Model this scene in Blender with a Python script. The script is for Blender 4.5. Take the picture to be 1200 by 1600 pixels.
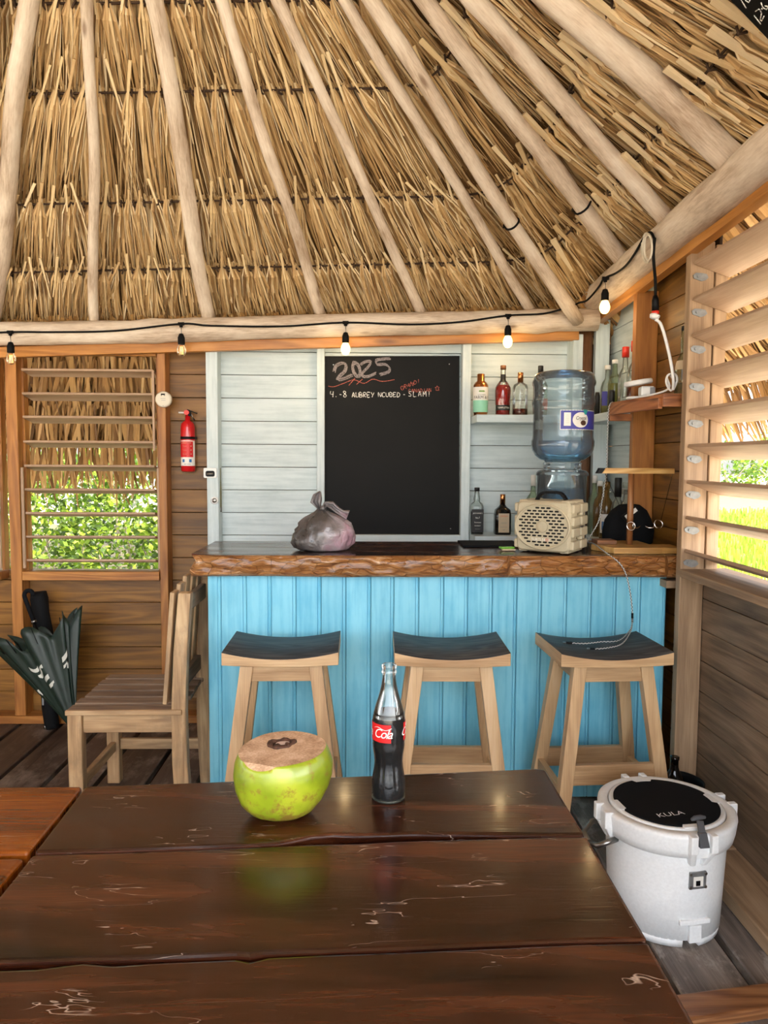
import bpy, bmesh, math, random
from mathutils import Vector, Matrix, noise
random.seed(7)
C = bpy.context.scene.collection
for o in list(bpy.data.objects): bpy.data.objects.remove(o)
PI = math.pi
# ------------------------------------------------------------------ camera
H = 1.36; F = 1150.0
cam_d = bpy.data.cameras.new('camera'); cam = bpy.data.objects.new('camera', cam_d); C.objects.link(cam)
cam_d.sensor_fit = 'VERTICAL'; cam_d.sensor_height = 36; cam_d.lens = 36*F/1600; cam_d.clip_start = .02; cam_d.clip_end = 300
PITCH = math.atan(80/F); YAW = math.atan(30/F); ROLL = .0055
CR = (Matrix.Rotation(-YAW, 4, 'Z') @ Matrix.Rotation(PI/2-PITCH, 4, 'X') @ Matrix.Rotation(ROLL, 4, 'Z'))
cam.matrix_world = Matrix.Translation((0, 0, H)) @ CR
bpy.context.scene.camera = cam
CO = Vector((0, 0, H)); CR3 = CR.to_3x3()
def ray(px, py): return CR3 @ Vector(((px-600)/F, (800-py)/F, -1))
def onY(px, py, Y): d = ray(px, py); return CO + d*(Y/d.y)
def onX(px, py, X): d = ray(px, py); return CO + d*(X/d.x)
def onZ(px, py, Z): d = ray(px, py); return CO + d*((Z-H)/d.z)
CRI = CR3.transposed()
def proj(v): q = CRI @ (Vector(v)-CO); return (600 - F*q.x/q.z, 800 + F*q.y/q.z) if q.z < 0 else (-9999, -9999)
# ------------------------------------------------------------------ light
SUN_E, SKY_S, EXPO = 3.9, 0.5, 1.5
w = bpy.data.worlds.new('sky'); bpy.context.scene.world = w; w.use_nodes = True
nt = w.node_tree; bg = nt.nodes['Background']; sk = nt.nodes.new('ShaderNodeTexSky')
sk.sky_type = 'NISHITA'; sk.sun_disc = False; sk.sun_elevation = math.radians(52); sk.sun_rotation = math.radians(140); sk.air_density = 1; sk.dust_density = 3
hs = nt.nodes.new('ShaderNodeHueSaturation'); hs.inputs['Saturation'].default_value = .35
nt.links.new(sk.outputs[0], hs.inputs['Color']); nt.links.new(hs.outputs[0], bg.inputs[0]); bg.inputs[1].default_value = SKY_S
sd = bpy.data.lights.new('sun', 'SUN'); sd.energy = SUN_E; sd.angle = .01; sd.color = (1, .95, .86)
sun = bpy.data.objects.new('sun', sd); C.objects.link(sun)
sun.rotation_euler = (Vector((.62, -.55, 1.05))).to_track_quat('Z', 'Y').to_euler(); sun.location = (6, -6, 10)
vs = bpy.context.scene.view_settings; vs.view_transform = 'Standard'; vs.look = 'None'; vs.gamma = 1; vs.exposure = EXPO
vs.use_curve_mapping = False
# ------------------------------------------------------------------ materials
def srgb(h):
    c = [int(h[i:i+2], 16)/255 for i in (0, 2, 4)]
    return tuple(((x+.055)/1.055)**2.4 if x > .04 else x/12.92 for x in c)+(1,)
class NT:
    def __init__(s, name):
        s.m = bpy.data.materials.new(name); s.m.use_nodes = True; s.t = s.m.node_tree; s.b = s.t.nodes['Principled BSDF']; s.out = s.t.nodes['Material Output']
    def n(s, ty, ins=None, **kw):
        x = s.t.nodes.new('ShaderNode'+ty)
        for k, v in kw.items(): setattr(x, k, v)
        for k, v in (ins or {}).items():
            if isinstance(v, bpy.types.NodeSocket): s.t.links.new(v, x.inputs[k])
            else: x.inputs[k].default_value = v
        return x
    def math(s, op, a, b=0, c=0): return s.n('Math', {0: a, 1: b, 2: c}, operation=op).outputs[0]
    def ramp(s, f, stops):
        x = s.n('ValToRGB', {0: f}); e = x.color_ramp.elements
        while len(e) < len(stops): e.new(.5)
        for i, (p, c) in enumerate(stops): e[i].position = p; e[i].color = c if not isinstance(c, str) else srgb(c)
        return x.outputs[0]
    def mix(s, f, a, b, bt='MIX'):
        x = s.n('Mix', data_type='RGBA', blend_type=bt)
        for sock, v in ((x.inputs[0], f), (x.inputs[6], a), (x.inputs[7], b)):
            if isinstance(v, bpy.types.NodeSocket): s.t.links.new(v, sock)
            else: sock.default_value = v if not isinstance(v, str) else srgb(v)
        return x.outputs[2]
    def set(s, **kw):
        for k, v in kw.items():
            k = k.replace('_', ' ')
            if isinstance(v, bpy.types.NodeSocket): s.t.links.new(v, s.b.inputs[k])
            else: s.b.inputs[k].default_value = v if not isinstance(v, str) else srgb(v)
    def bump(s, h, st=.3, d=.002):
        s.t.links.new(s.n('Bump', {'Strength': st, 'Distance': d, 'Height': h}).outputs[0], s.b.inputs['Normal'])
def uvvec(s, sx, sy, rnd=True):
    uv = s.n('UVMap').outputs[0]
    if rnd:
        r = s.n('ObjectInfo').outputs['Random']
        off = s.n('CombineXYZ', {0: s.math('MULTIPLY', r, 37.), 1: s.math('MULTIPLY', r, 91.), 2: s.math('MULTIPLY', r, 13.)}).outputs[0]
        uv = s.n('VectorMath', {0: uv, 1: off}, operation='ADD').outputs[0]
    return s.n('VectorMath', {0: uv, 1: (sx, sy, 1)}, operation='MULTIPLY').outputs[0]
def wood(name, dark, mid, light, rough=.6, ring=26, grain=.5, var=.25, knots=True, bump=.25, coat=0, wear=None, rs=(1.2, 9)):
    s = NT(name)
    big = s.n('TexNoise', {'Vector': uvvec(s, *rs), 'Scale': 1, 'Detail': 2, 'Distortion': .5}).outputs[0]
    ringv = s.math('MULTIPLY_ADD', s.math('SINE', s.math('MULTIPLY', big, ring*3)), .5, .5)
    fine = s.n('TexNoise', {'Vector': uvvec(s, 9, 260), 'Scale': 1, 'Detail': 3}).outputs[0]
    cloud = s.n('TexNoise', {'Vector': uvvec(s, 3, 14), 'Scale': 1, 'Detail': 4}).outputs[0]
    f = s.math('ADD', s.math('MULTIPLY', ringv, .28*grain*2), s.math('ADD', s.math('MULTIPLY', fine, .35), s.math('MULTIPLY', cloud, .55)))
    f = s.math('SUBTRACT', f, .12)
    col = s.ramp(f, [(.18, dark), (.48, mid), (.8, light)])
    if knots:
        vo = s.n('TexVoronoi', {'Vector': uvvec(s, 1.6, 6.5), 'Scale': 1}).outputs['Distance']
        k = s.math('MULTIPLY', s.n('MapRange', {0: vo, 1: .05, 2: .13, 3: 1., 4: 0.}).outputs[0], .75)
        dk = tuple(x*.35 for x in srgb(dark)[:3])+(1,)
        col = s.mix(k, col, dk)
    if wear: 
        wn = s.n('TexNoise', {'Vector': uvvec(s, 5, 9), 'Scale': 1, 'Detail': 6, 'Roughness': .7}).outputs[0]
        col = s.mix(s.n('MapRange', {0: wn, 1: .5, 2: .68, 3: 0., 4: .7}).outputs[0], col, wear)
    r = s.n('ObjectInfo').outputs['Random']
    v = s.n('MapRange', {0: r, 3: 1-var, 4: 1+var}).outputs[0]
    hsv = s.n('HueSaturation', {'Value': v, 'Color': col}).outputs[0]
    s.set(Base_Color=hsv, Roughness=rough, Coat_Weight=coat, Coat_Roughness=.12)
    s.bump(s.math('ADD', fine, s.math('MULTIPLY', ringv, .4)), bump, .002)
    return s.m
def plain(name, col, rough=.5, metal=0, noise_amt=.0, bump=0, sc=40, **kw):
    s = NT(name)
    if noise_amt or bump:
        g = s.n('TexCoord').outputs['Object']
        nn = s.n('TexNoise', {'Vector': g, 'Scale': sc, 'Detail': 4}).outputs[0]
        c = srgb(col); d = tuple(x*(1-noise_amt) for x in c[:3])+(1,); l = tuple(min(1, x*(1+noise_amt*.6)) for x in c[:3])+(1,)
        s.set(Base_Color=s.ramp(nn, [(.3, d), (.7, l)]))
        if bump: s.bump(nn, bump, .003)
    else: s.set(Base_Color=col)
    s.set(Roughness=rough, Metallic=metal, **kw); return s.m
def paint(name, col, dark, rough=.5):
    s = NT(name)
    st = s.n('TexNoise', {'Vector': uvvec(s, 4, 60), 'Scale': 1, 'Detail': 4}).outputs[0]
    cl = s.n('TexNoise', {'Vector': uvvec(s, 3, 5), 'Scale': 1, 'Detail': 5, 'Roughness': .7}).outputs[0]
    f = s.math('ADD', s.math('MULTIPLY', st, .5), s.math('MULTIPLY', cl, .5))
    c = s.ramp(f, [(.33, dark), (.56, col)])
    r = s.n('ObjectInfo').outputs['Random']
    c = s.n('HueSaturation', {'Value': s.n('MapRange', {0: r, 3: .95, 4: 1.04}).outputs[0], 'Color': c}).outputs[0]
    s.set(Base_Color=c, Roughness=rough); s.bump(st, .15, .001); return s.m
def glass(name, tint=(1, 1, 1), alpha=.12, rough=.02, edge=.5):
    s = NT(name)
    tr = s.n('BsdfTransparent', {'Color': tint+(1,)}); gl = s.n('BsdfGlossy', {'Color': (1, 1, 1, 1), 'Roughness': rough})
    df = s.n('BsdfDiffuse', {'Color': tuple(t*.6 for t in tint)+(1,)})
    lw = s.n('Fresnel', {'IOR': 1.5})
    m1 = s.n('MixShader', {0: alpha, 1: tr.outputs[0], 2: df.outputs[0]})
    f = s.math('MULTIPLY', lw.outputs[0], edge*1.6)
    m2 = s.n('MixShader', {0: f, 1: m1.outputs[0], 2: gl.outputs[0]})
    s.t.links.new(m2.outputs[0], s.out.inputs[0]); return s.m
M = {}
M['pine'] = wood('stained_pine', '7c481c', 'a86e32', 'c48c48', .45, var=.10, ring=18, grain=.35, rs=(.8, 7))
M['wall_board'] = wood('brown_wall_board', '55350f', '7f561f', '9f7233', .45, var=.18, ring=16, grain=.35, rs=(.8, 8))
M['wall_grey'] = wood('weathered_wall_board', '564433', '7f6a55', '9f8a72', .6, var=.12, ring=14, grain=.3, rs=(.8, 9))
M['stud_grey'] = wood('weathered_stud', '7a6048', 'a6896a', 'c2a88a', .6, var=.08, ring=14, grain=.3, rs=(.7, 9))
M['pine_o'] = wood('orange_pine', '8d5520', 'bb7f3c', 'd09a58', .4, var=.05, ring=14, grain=.3, rs=(.6, 7))
M['slat'] = wood('louver_slat', '94765c', 'b3957a', 'c8b095', .55, var=.08, knots=False, ring=10, grain=.22, rs=(.7, 9))
M['floor'] = wood('grey_deck', '34271f', '57463c', '7e6d60', .5, var=.22, wear='a0948a', knots=False, ring=12, grain=.25)
M['floor_sunlit_grey'] = wood('weathered_sunlit_deck', '4f4640', '80766e', 'b3a99f', .55, var=.1, wear='cdc5bb', knots=False, ring=8, grain=.25)  # weathered grey planks, also paled in colour to stand in for sunlight
M['bench'] = wood('worn_bench_wood', '7a5c40', 'b8976f', 'dcc29a', .65, var=.08, wear='8a7358', ring=14, grain=.3)
M['bench_dark'] = wood('worn_seat_slat', '54402f', '826a54', 'a8917a', .6, var=.14, ring=10, grain=.25)
M['stool'] = wood('teak_stool', '9a7650', 'c8a67c', 'dfc8a2', .5, var=.06, knots=False, ring=10, grain=.25, rs=(.8, 7))
M['stool_seat'] = wood('dark_stained_seat', '232324', '3b3c3f', '5a5a58', .5, var=.05, knots=False)
M['stand'] = wood('varnished_stand_wood', '8e5f2c', 'c39653', 'e0bd80', .35, var=.05, knots=False)
M['dowel'] = wood('brown_dowel', '5a341c', '8a5a35', 'a97a50', .4, var=.05, knots=False)
M['shelf'] = wood('red_cedar_shelf', '6b3a1c', 'a0633a', 'c08050', .45, var=.08)
M['white'] = paint('pale_blue_white_paint', 'd3dfe0', 'b4c4c6')
M['blue'] = paint('turquoise_paint', '86d2ea', '60b8da', .42)
M['black'] = plain('black_plastic', '08080a', .5)
M['cord'] = plain('black_cord', '060606', .7)
M['whitep'] = plain('white_plastic', 'e6e6e4', .4)
M['cream'] = plain('cream_plastic', 'd8d0bd', .5)
M['tan'] = plain('tan_plastic', 'bdb296', .55, noise_amt=.06, bump=.1, sc=300)
M['metal'] = plain('steel', '8c8a86', .3, 1)
M['galv'] = plain('galvanised', '8f9294', .5, .7, noise_amt=.2, sc=60)
M['copper'] = plain('copper_cap', 'c08050', .25, 1)
M['red'] = plain('red_enamel', 'c4121a', .3, Coat_Weight=.5)
M['redcap'] = plain('red_cap', 'd2301f', .35)
M['board'] = plain('black_chalkboard', '0b0a09', .6, noise_amt=.3, sc=6)
M['rubber'] = plain('black_rubber', '090b0f', .8)
M['bagblack'] = plain('black_cloth', '101113', .85, bump=.4, sc=90)
def trunk(name, a, b, c):
    s = NT(name); g = s.n('TexCoord').outputs['Object']
    n1 = s.n('TexNoise', {'Vector': uvvec(s, 3, 9), 'Scale': 1, 'Detail': 6, 'Roughness': .65}).outputs[0]
    n2 = s.n('TexNoise', {'Vector': uvvec(s, 20, 160), 'Scale': 1, 'Detail': 3}).outputs[0]
    vo = s.n('TexVoronoi', {'Vector': uvvec(s, 3.1, 8), 'Scale': 1}).outputs['Distance']
    f = s.math('ADD', s.math('MULTIPLY', n1, .75), s.math('MULTIPLY', n2, .25))
    col = s.ramp(f, [(.3, a), (.5, b), (.68, c)])
    col = s.mix(s.n('MapRange', {0: vo, 1: .04, 2: .12, 3: .7, 4: 0.}).outputs[0], col, '6b4c34')
    s.set(Base_Color=col, Roughness=.6); s.bump(f, .5, .004); return s.m
M['pole'] = trunk('peeled_pole', '94795f', 'd3c1ac', 'ebdfce')
M['bark'] = trunk('brown_bark_post', '3b2415', '6a4327', '8a6040')
# thatch
def thatch(name, cols, rough=.6):
    s = NT(name); at = s.n('Attribute', attribute_name='rnd').outputs['Fac']
    n2 = s.n('TexNoise', {'Vector': uvvec(s, 6, 700), 'Scale': 1, 'Detail': 2}).outputs[0]
    f = s.math('ADD', s.math('MULTIPLY', at, .75), s.math('MULTIPLY', n2, .25))
    s.set(Base_Color=s.ramp(f, [(.1, cols[0]), (.35, cols[1]), (.62, cols[2]), (.9, cols[3])]), Roughness=rough)
    s.bump(n2, .3, .001); return s.m
M['thatch'] = thatch('dry_palm_leaf', ['6f4f2a', 'b9935f', 'dcbd8b', 'f0deba'])
M['thatch_out'] = thatch('outer_palm_leaf', ['6f4a22', 'a67a44', 'c59a5e', 'dcb880'])
M['stem'] = thatch('palm_stem', ['94724a', 'c6a474', 'dfc495', 'ecd8b2'])
M['backing'] = plain('sky_block_backing', '70502a', .9, noise_amt=.4, sc=30)
M['batten'] = plain('dark_batten', '3d2816', .8)
def leaf():
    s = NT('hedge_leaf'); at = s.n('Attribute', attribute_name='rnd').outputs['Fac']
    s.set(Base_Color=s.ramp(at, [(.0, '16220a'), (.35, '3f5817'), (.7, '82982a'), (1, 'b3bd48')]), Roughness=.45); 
    tl = s.n('BsdfTranslucent', {'Color': srgb('84aa30')}); mx = s.n('MixShader', {0: .22, 1: s.b.outputs[0], 2: tl.outputs[0]})
    s.t.links.new(mx.outputs[0], s.out.inputs[0]); return s.m
M['leaf'] = leaf()
M['twig'] = plain('twig_bark', '8b7f6c', .8)
M['sand'] = plain('pale_sand', 'd8ccb4', .9, noise_amt=.12, sc=3)
M['grass'] = plain('lawn', '93b83a', .8, noise_amt=.4, sc=9)
# table
def table_mat(name, dark, mid, light):
    s = NT(name)
    big = s.n('TexNoise', {'Vector': uvvec(s, 1.5, 9), 'Scale': 1, 'Detail': 5, 'Distortion': 1.2}).outputs[0]
    fine = s.n('TexNoise', {'Vector': uvvec(s, 14, 190), 'Scale': 1, 'Detail': 4, 'Distortion': .4}).outputs[0]
    f = s.math('ADD', s.math('MULTIPLY', big, .75), s.math('MULTIPLY', fine, .3))
    col = s.ramp(f, [(.33, dark), (.53, mid), (.72, light)])
    # pale dried cracks in the varnish
    w1 = s.n('TexNoise', {'Vector': uvvec(s, 6, 30), 'Scale': 1, 'Detail': 3, 'Distortion': .6}).outputs[0]
    ln = s.n('MapRange', {0: s.math('ABSOLUTE', s.math('SUBTRACT', w1, .5)), 1: 0., 2: .006, 3: 1., 4: 0.}).outputs[0]
    mk = s.n('TexNoise', {'Vector': uvvec(s, 8, 13), 'Scale': 1, 'Detail': 2}).outputs[0]
    ln = s.math('MULTIPLY', ln, s.n('MapRange', {0: mk, 1: .57, 2: .66, 3: 0., 4: .9}).outputs[0])
    col = s.mix(ln, col, 'b8a290')
    vo = s.n('TexVoronoi', {'Vector': uvvec(s, 11, 11), 'Scale': 1}); d = vo.outputs['Distance']
    rr = s.n('SeparateColor', {0: vo.outputs['Color']}).outputs[0]
    sp = s.math('MULTIPLY', s.n('MapRange', {0: d, 1: .04, 2: .07, 3: 1., 4: 0.}).outputs[0], s.math('GREATER_THAN', rr, .6))
    col = s.mix(s.math('MULTIPLY', sp, .45), col, '9a7f70')
    s.set(Base_Color=col, Roughness=s.n('MapRange', {0: big, 1: .3, 2: .7, 3: .16, 4: .32}).outputs[0], Coat_Weight=.22, Coat_Roughness=.10, Specular_IOR_Level=.4)
    s.bump(s.math('SUBTRACT', fine, ln), .12, .002); return s.m
M['table'] = table_mat('varnished_dark_plank', '140805', '33170b', '5c3018')
M['table2'] = table_mat('varnished_amber_plank', '3c1a06', '713609', '9a5516')
M['bartop'] = table_mat('dark_bar_top', '1f120b', '3a2114', '5a3520')
def edge_mat():
    s = NT('live_edge')
    n1 = s.n('TexNoise', {'Vector': uvvec(s, 9, 40), 'Scale': 1, 'Detail': 7, 'Distortion': 1.4, 'Roughness': .65}).outputs[0]
    vo = s.n('TexVoronoi', {'Vector': uvvec(s, 14, 34), 'Scale': 1}, feature='DISTANCE_TO_EDGE').outputs['Distance']
    col = s.ramp(n1, [(.3, '55300f'), (.45, '9c6028'), (.58, 'b98046'), (.72, 'e0b488')])
    cr = s.n('MapRange', {0: vo, 1: 0., 2: .04, 3: .55, 4: 0.}).outputs[0]
    col = s.mix(s.math('MULTIPLY', cr, n1), col, '3a1c0c')
    s.set(Base_Color=col, Roughness=.3, Coat_Weight=.5); s.bump(s.math('ADD', n1, s.math('MULTIPLY', cr, -.4)), 1., .02); return s.m
M['edge'] = edge_mat()
for k_ in ('board', 'rubber', 'cord', 'black', 'bagblack', 'stool_seat'): M[k_].node_tree.nodes['Principled BSDF'].inputs['Specular IOR Level'].default_value = .2
# ------------------------------------------------------------------ mesh builder
class MB:
    def __init__(s):
        s.bm = bmesh.new(); s.uv = s.bm.loops.layers.uv.new('UVMap'); s.rl = s.bm.loops.layers.float_color.new('rnd'); s.off = Vector((0, 0))
    def face(s, vs, uvs=None, r=.5, mi=0, smooth=False):
        try: f = s.bm.faces.new(vs)
        except ValueError: return None
        f.material_index = mi; f.smooth = smooth
        for i, l in enumerate(f.loops):
            if uvs: l[s.uv].uv = uvs[i]
            l[s.rl] = (r, r, r, 1)
        return f
    def v(s, p): return s.bm.verts.new(p)
    def prism(s, bot, top, ax=None, r=.5, mi=0):
        """two matching loops of points joined into a closed solid; uv: u along ax"""
        n = len(bot); b = [s.v(p) for p in bot]; t = [s.v(p) for p in top]
        if ax is None:
            allp = [Vector(p) for p in list(bot)+list(top)]; d = [max(p[i] for p in allp)-min(p[i] for p in allp) for i in range(3)]
            ax = d.index(max(d)); ax = Vector([1. if i == ax else 0. for i in range(3)])
        ax = Vector(ax).normalized()
        def U(vv):
            out = []; nrm = (vv[1].co-vv[0].co).cross(vv[2].co-vv[0].co)
            perp = ax.cross(nrm) if nrm.length > 1e-9 else Vector((0, 0, 1))
            if perp.length < 1e-6: perp = Vector((ax.y, ax.z, ax.x))
            if abs(ax.dot(nrm.normalized() if nrm.length > 1e-9 else ax)) > .9:
                a2 = Vector((ax.y, ax.z, ax.x)); b2 = ax.cross(a2).normalized()
                return [(q.co.dot(a2)*.3, q.co.dot(b2)) for q in vv]
            perp.normalize()
            return [(q.co.dot(ax), q.co.dot(perp)) for q in vv]
        fs = [list(reversed(b)), t]+[[b[i], b[(i+1) % n], t[(i+1) % n], t[i]] for i in range(n)]
        return [s.face(f, U(f), r, mi) for f in fs]
    def box(s, c, d, M4=None, ax=None, r=.5, mi=0):
        c = Vector(c); h = Vector(d)/2
        q = [(-1, -1), (1, -1), (1, 1), (-1, 1)]
        bo = [c+Vector((x*h.x, y*h.y, -h.z)) for x, y in q]; to = [c+Vector((x*h.x, y*h.y, h.z)) for x, y in q]
        if ax is None:
            i = list(d).index(max(d)); ax = Vector([1. if k == i else 0. for k in range(3)])
        if M4: bo = [M4 @ p for p in bo]; to = [M4 @ p for p in to]; ax = M4.to_3x3() @ Vector(ax)
        return s.prism(bo, to, ax, r, mi)
    def bar(s, a, b, w, t, up=(0, 0, 1), r=.5, mi=0):
        a, b = Vector(a), Vector(b); d = (b-a).normalized(); sd = d.cross(Vector(up))
        if sd.length < 1e-5: sd = d.cross(Vector((0, 1, 0)))
        sd.normalize(); u = sd.cross(d)
        q = [(-1, -1), (1, -1), (1, 1), (-1, 1)]
        return s.prism([a+sd*w/2*x+u*t/2*y for x, y in q], [b+sd*w/2*x+u*t/2*y for x, y in q], d, r, mi)
    def rings(s, rr, cap=True, close=False, smooth=True, us=None, r=.5, mi=0, circ=.3):
        vs = [[s.v(p) for p in ring] for ring in rr]; n = len(rr[0])
        us = us or [i*.02 for i in range(len(rr))]
        for i in range(len(rr)-1+(1 if close else 0)):
            a, b = vs[i], vs[(i+1) % len(rr)]; ua, ub = us[i], us[(i+1) % len(rr)]
            for k in range(n):
                k2 = (k+1) % n
                s.face([a[k], a[k2], b[k2], b[k]], [(ua, k/n*circ), (ua, (k+1)/n*circ), (ub, (k+1)/n*circ), (ub, k/n*circ)], r, mi, smooth)
        if cap and not close:
            s.face(list(reversed(vs[0])), [(p.co.x, p.co.y) for p in reversed(vs[0])], r, mi)
            s.face(vs[-1], [(p.co.x, p.co.y) for p in vs[-1]], r, mi)
        return vs
    def tube(s, pts, rad, n=10, cap=True, smooth=True, r=.5, mi=0, wob=0, seed=0, close=False):
        pts = [Vector(p) for p in pts]; N = len(pts)
        rad = [rad]*N if not hasattr(rad, '__len__') else rad
        rr = []; us = []; L = 0; prev = None
        for i, p in enumerate(pts):
            if close: d = pts[(i+1) % N]-pts[i-1]
            else: d = pts[min(i+1, N-1)]-pts[max(i-1, 0)]
            d.normalize()
            if prev is None:
                a = d.cross(Vector((0, 0, 1)));
                if a.length < 1e-3: a = d.cross(Vector((0, 1, 0)))
            else: a = prev-d*prev.dot(d)
            a.normalize(); b = d.cross(a); prev = a
            if i: L += (p-pts[i-1]).length
            us.append(L)
            ring = []
            for k in range(n):
                t = 2*PI*k/n; q = 1+(wob*noise.noise(Vector((math.cos(t)*1.3+seed, math.sin(t)*1.3, L*6))) if wob else 0)
                ring.append(p+(a*math.cos(t)+b*math.sin(t))*rad[i]*q)
            rr.append(ring)
        return s.rings(rr, cap, close, smooth, us, r, mi, circ=2*PI*max(rad))
    def lathe(s, prof, n=28, c=(0, 0, 0), sx=1, sy=1, cap=True, r=.5, mi=0, M4=None, fn=None, a0=0):
        """prof = [(z, r)]"""
        c = Vector(c); rr = []; us = []; L = 0
        for i, (z, ra) in enumerate(prof):
            if i: L += math.hypot(z-prof[i-1][0], ra-prof[i-1][1])
            us.append(L); ring = []
            for k in range(n):
                t = a0+2*PI*k/n; q = fn(t, z) if fn else 1
                p = c+Vector((math.cos(t)*ra*sx*q, math.sin(t)*ra*sy*q, z))
                ring.append(M4 @ p if M4 else p)
            rr.append(ring)
        return s.rings(rr, cap, False, True, us, r, mi, circ=2*PI*max(p[1] for p in prof))
    def ribbon(s, pts, side, wid, r=.5, mi=0, smooth=False):
        n = len(pts); a = []
        for i, p in enumerate(pts):
            w = wid[i] if hasattr(wid, '__len__') else wid
            a.append((s.v(Vector(p)-side*w/2), s.v(Vector(p)+side*w/2)))
        L = 0
        for i in range(n-1):
            L2 = L+(Vector(pts[i+1])-Vector(pts[i])).length; vv = r*7.3
            s.face([a[i][0], a[i][1], a[i+1][1], a[i+1][0]], [(L, vv), (L, vv+.01), (L2, vv+.01), (L2, vv)], r, mi, smooth); L = L2
    def mesh(s, name):
        me = bpy.data.meshes.new(name); s.bm.normal_update(); s.bm.to_mesh(me); s.bm.free(); return me
    def bw(s, name, mat, parent, **kw):      # geometry given in world coordinates, stored relative to its thing
        q = parent; L = Vector((0, 0, 0))
        while q: L += q.location; q = q.parent
        bmesh.ops.translate(s.bm, verts=s.bm.verts, vec=-L); return s.build(name, mat, parent, **kw)
    def build(s, name, mat, parent=None, bevel=0, seg=2, kind=None, label=None, recalc=True, sub=0, solid=0):
        if recalc: bmesh.ops.recalc_face_normals(s.bm, faces=s.bm.faces)
        me = s.mesh(name); o = bpy.data.objects.new(name, me); C.objects.link(o)
        for m in (mat if isinstance(mat, (list, tuple)) else [mat]): me.materials.append(M[m] if isinstance(m, str) else m)
        if parent: o.parent = parent
        if solid: md = o.modifiers.new('s', 'SOLIDIFY'); md.thickness = solid; md.offset = 0
        if bevel: md = o.modifiers.new('b', 'BEVEL'); md.width = bevel; md.segments = seg; md.limit_method = 'ANGLE'; md.angle_limit = .6; md.harden_normals = False
        if sub: md = o.modifiers.new('ss', 'SUBSURF'); md.levels = sub; md.render_levels = sub
        if kind: o['kind'] = kind
        if label: o['label'] = label
        return o
def thing(name, label, cat, loc=(0, 0, 0), rotz=0, group=None):
    o = bpy.data.objects.new(name, None); C.objects.link(o); o.empty_display_size = .05
    o.location = loc; o.rotation_euler = (0, 0, rotz); o['label'] = label; o['category'] = cat
    if group: o['group'] = group
    return o
def tag(o, label, cat, group=None):
    o['label'] = label; o['category'] = cat
    if group: o['group'] = group
    return o
def struct(name, loc=(0, 0, 0)):
    o = bpy.data.objects.new(name, None); C.objects.link(o); o.location = loc; o.empty_display_size = .1; o['kind'] = 'structure'; return o
def copy_tree(o, parent=None):
    c = o.copy(); C.objects.link(c); c.parent = parent
    for ch in list(o.children): copy_tree(ch, c)
    return c
def board(parent, name, c, d, mat, bevel=.002, rot=None):
    """one board as an object of its own, centred on c; shares nothing but stays cheap"""
    b = MB(); b.box((0, 0, 0), d); o = b.build(name, mat, parent, bevel, 1); o.location = c
    if rot: o.rotation_euler = rot
    return o
def text_pts(txt, size=1, shear=0, spacing=1):
    cu = bpy.data.curves.new('t', 'FONT'); cu.body = txt; cu.size = size; cu.shear = shear; cu.align_x = 'CENTER'; cu.align_y = 'CENTER'; cu.resolution_u = 3; cu.space_character = spacing
    ob = bpy.data.objects.new('t', cu); C.objects.link(ob)
    bpy.context.view_layer.update()
    me = bpy.data.meshes.new_from_object(ob.evaluated_get(bpy.context.evaluated_depsgraph_get()))
    vs_ = [v.co.copy() for v in me.vertices]; fs = [list(p.vertices) for p in me.polygons]
    bpy.data.objects.remove(ob); bpy.data.curves.remove(cu); bpy.data.meshes.remove(me)
    return vs_, fs
def add_text(mb, txt, size, fn, shear=0, spacing=1, bold=1, mi=0):
    vs_, fs = text_pts(txt, size, shear, spacing)
    vv = [mb.v(fn(p.x*bold, p.y)) for p in vs_]
    for f in fs: mb.face([vv[i] for i in f], mi=mi)
def cyl_map(R, z0, a0, e=.0006):   # text wrapped round a bottle of radius R (or R(z)), centred at angle a0 (angle measured from -Y toward +X)
    def f(x, y):
        r = (R(z0+y) if callable(R) else R)+e; t = a0+x/r
        return Vector((math.sin(t)*r, -math.cos(t)*r, z0+y))
    return f
def patch(mb, R, z0, z1, a0, a1, e=.0003, n=14, mi=0, m=4):
    rows = []
    for j in range(m+1):
        z = z0+(z1-z0)*j/m; r = (R(z) if callable(R) else R)+e
        rows.append([mb.v((math.sin(a0+(a1-a0)*k/n)*r, -math.cos(a0+(a1-a0)*k/n)*r, z)) for k in range(n+1)])
    for j in range(m):
        for k in range(n): mb.face([rows[j][k], rows[j][k+1], rows[j+1][k+1], rows[j+1][k]], mi=mi, smooth=True)
def interp(prof):
    def f(z):
        for (z0, r0), (z1, r1) in zip(prof, prof[1:]):
            if z0 <= z <= z1 and z1 > z0: return r0+(r1-r0)*(z-z0)/(z1-z0)
        return prof[-1][1] if z > prof[-1][0] else prof[0][1]
    return f
# ================================================================== STRUCTURE
YB, YS, XB, XS = 3.84, 3.75, 1.27, 1.18
def Xat(px, Y): return onY(px, 720, Y).x
floor = struct('floor')
b0 = 1.04
for k in range(-1, 19):
    x1 = 1.035-.215*k+.19; x0 = x1-.192
    x1 = min(x1, 1.30)
    if x1-x0 < .03: continue
    ya = -2.4 if k % 2 else -2.45
    board(floor, 'floor_board', ((x0+x1)/2, (ya+4.0)/2, -.02+random.uniform(-.002, .001)), (x1-x0, 4.0-ya, .036), 'floor_sunlit_grey' if x0 > .75 else 'floor', .004)
mb = MB(); 
for y in (-2.2, -1.2, -.2, .8, 1.8, 2.8, 3.7): mb.box((-.9, y, -.11), (4.4, .06, .14))
mb.build('floor_joist', 'bark', floor, kind='stuff')
tr = struct('trim_1')
bb = MB(); c = [onZ(1063, 1551, .03), onZ(1215, 1531, .03), onZ(1215, 1573, .03), onZ(1090, 1592, .03)]
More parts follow.
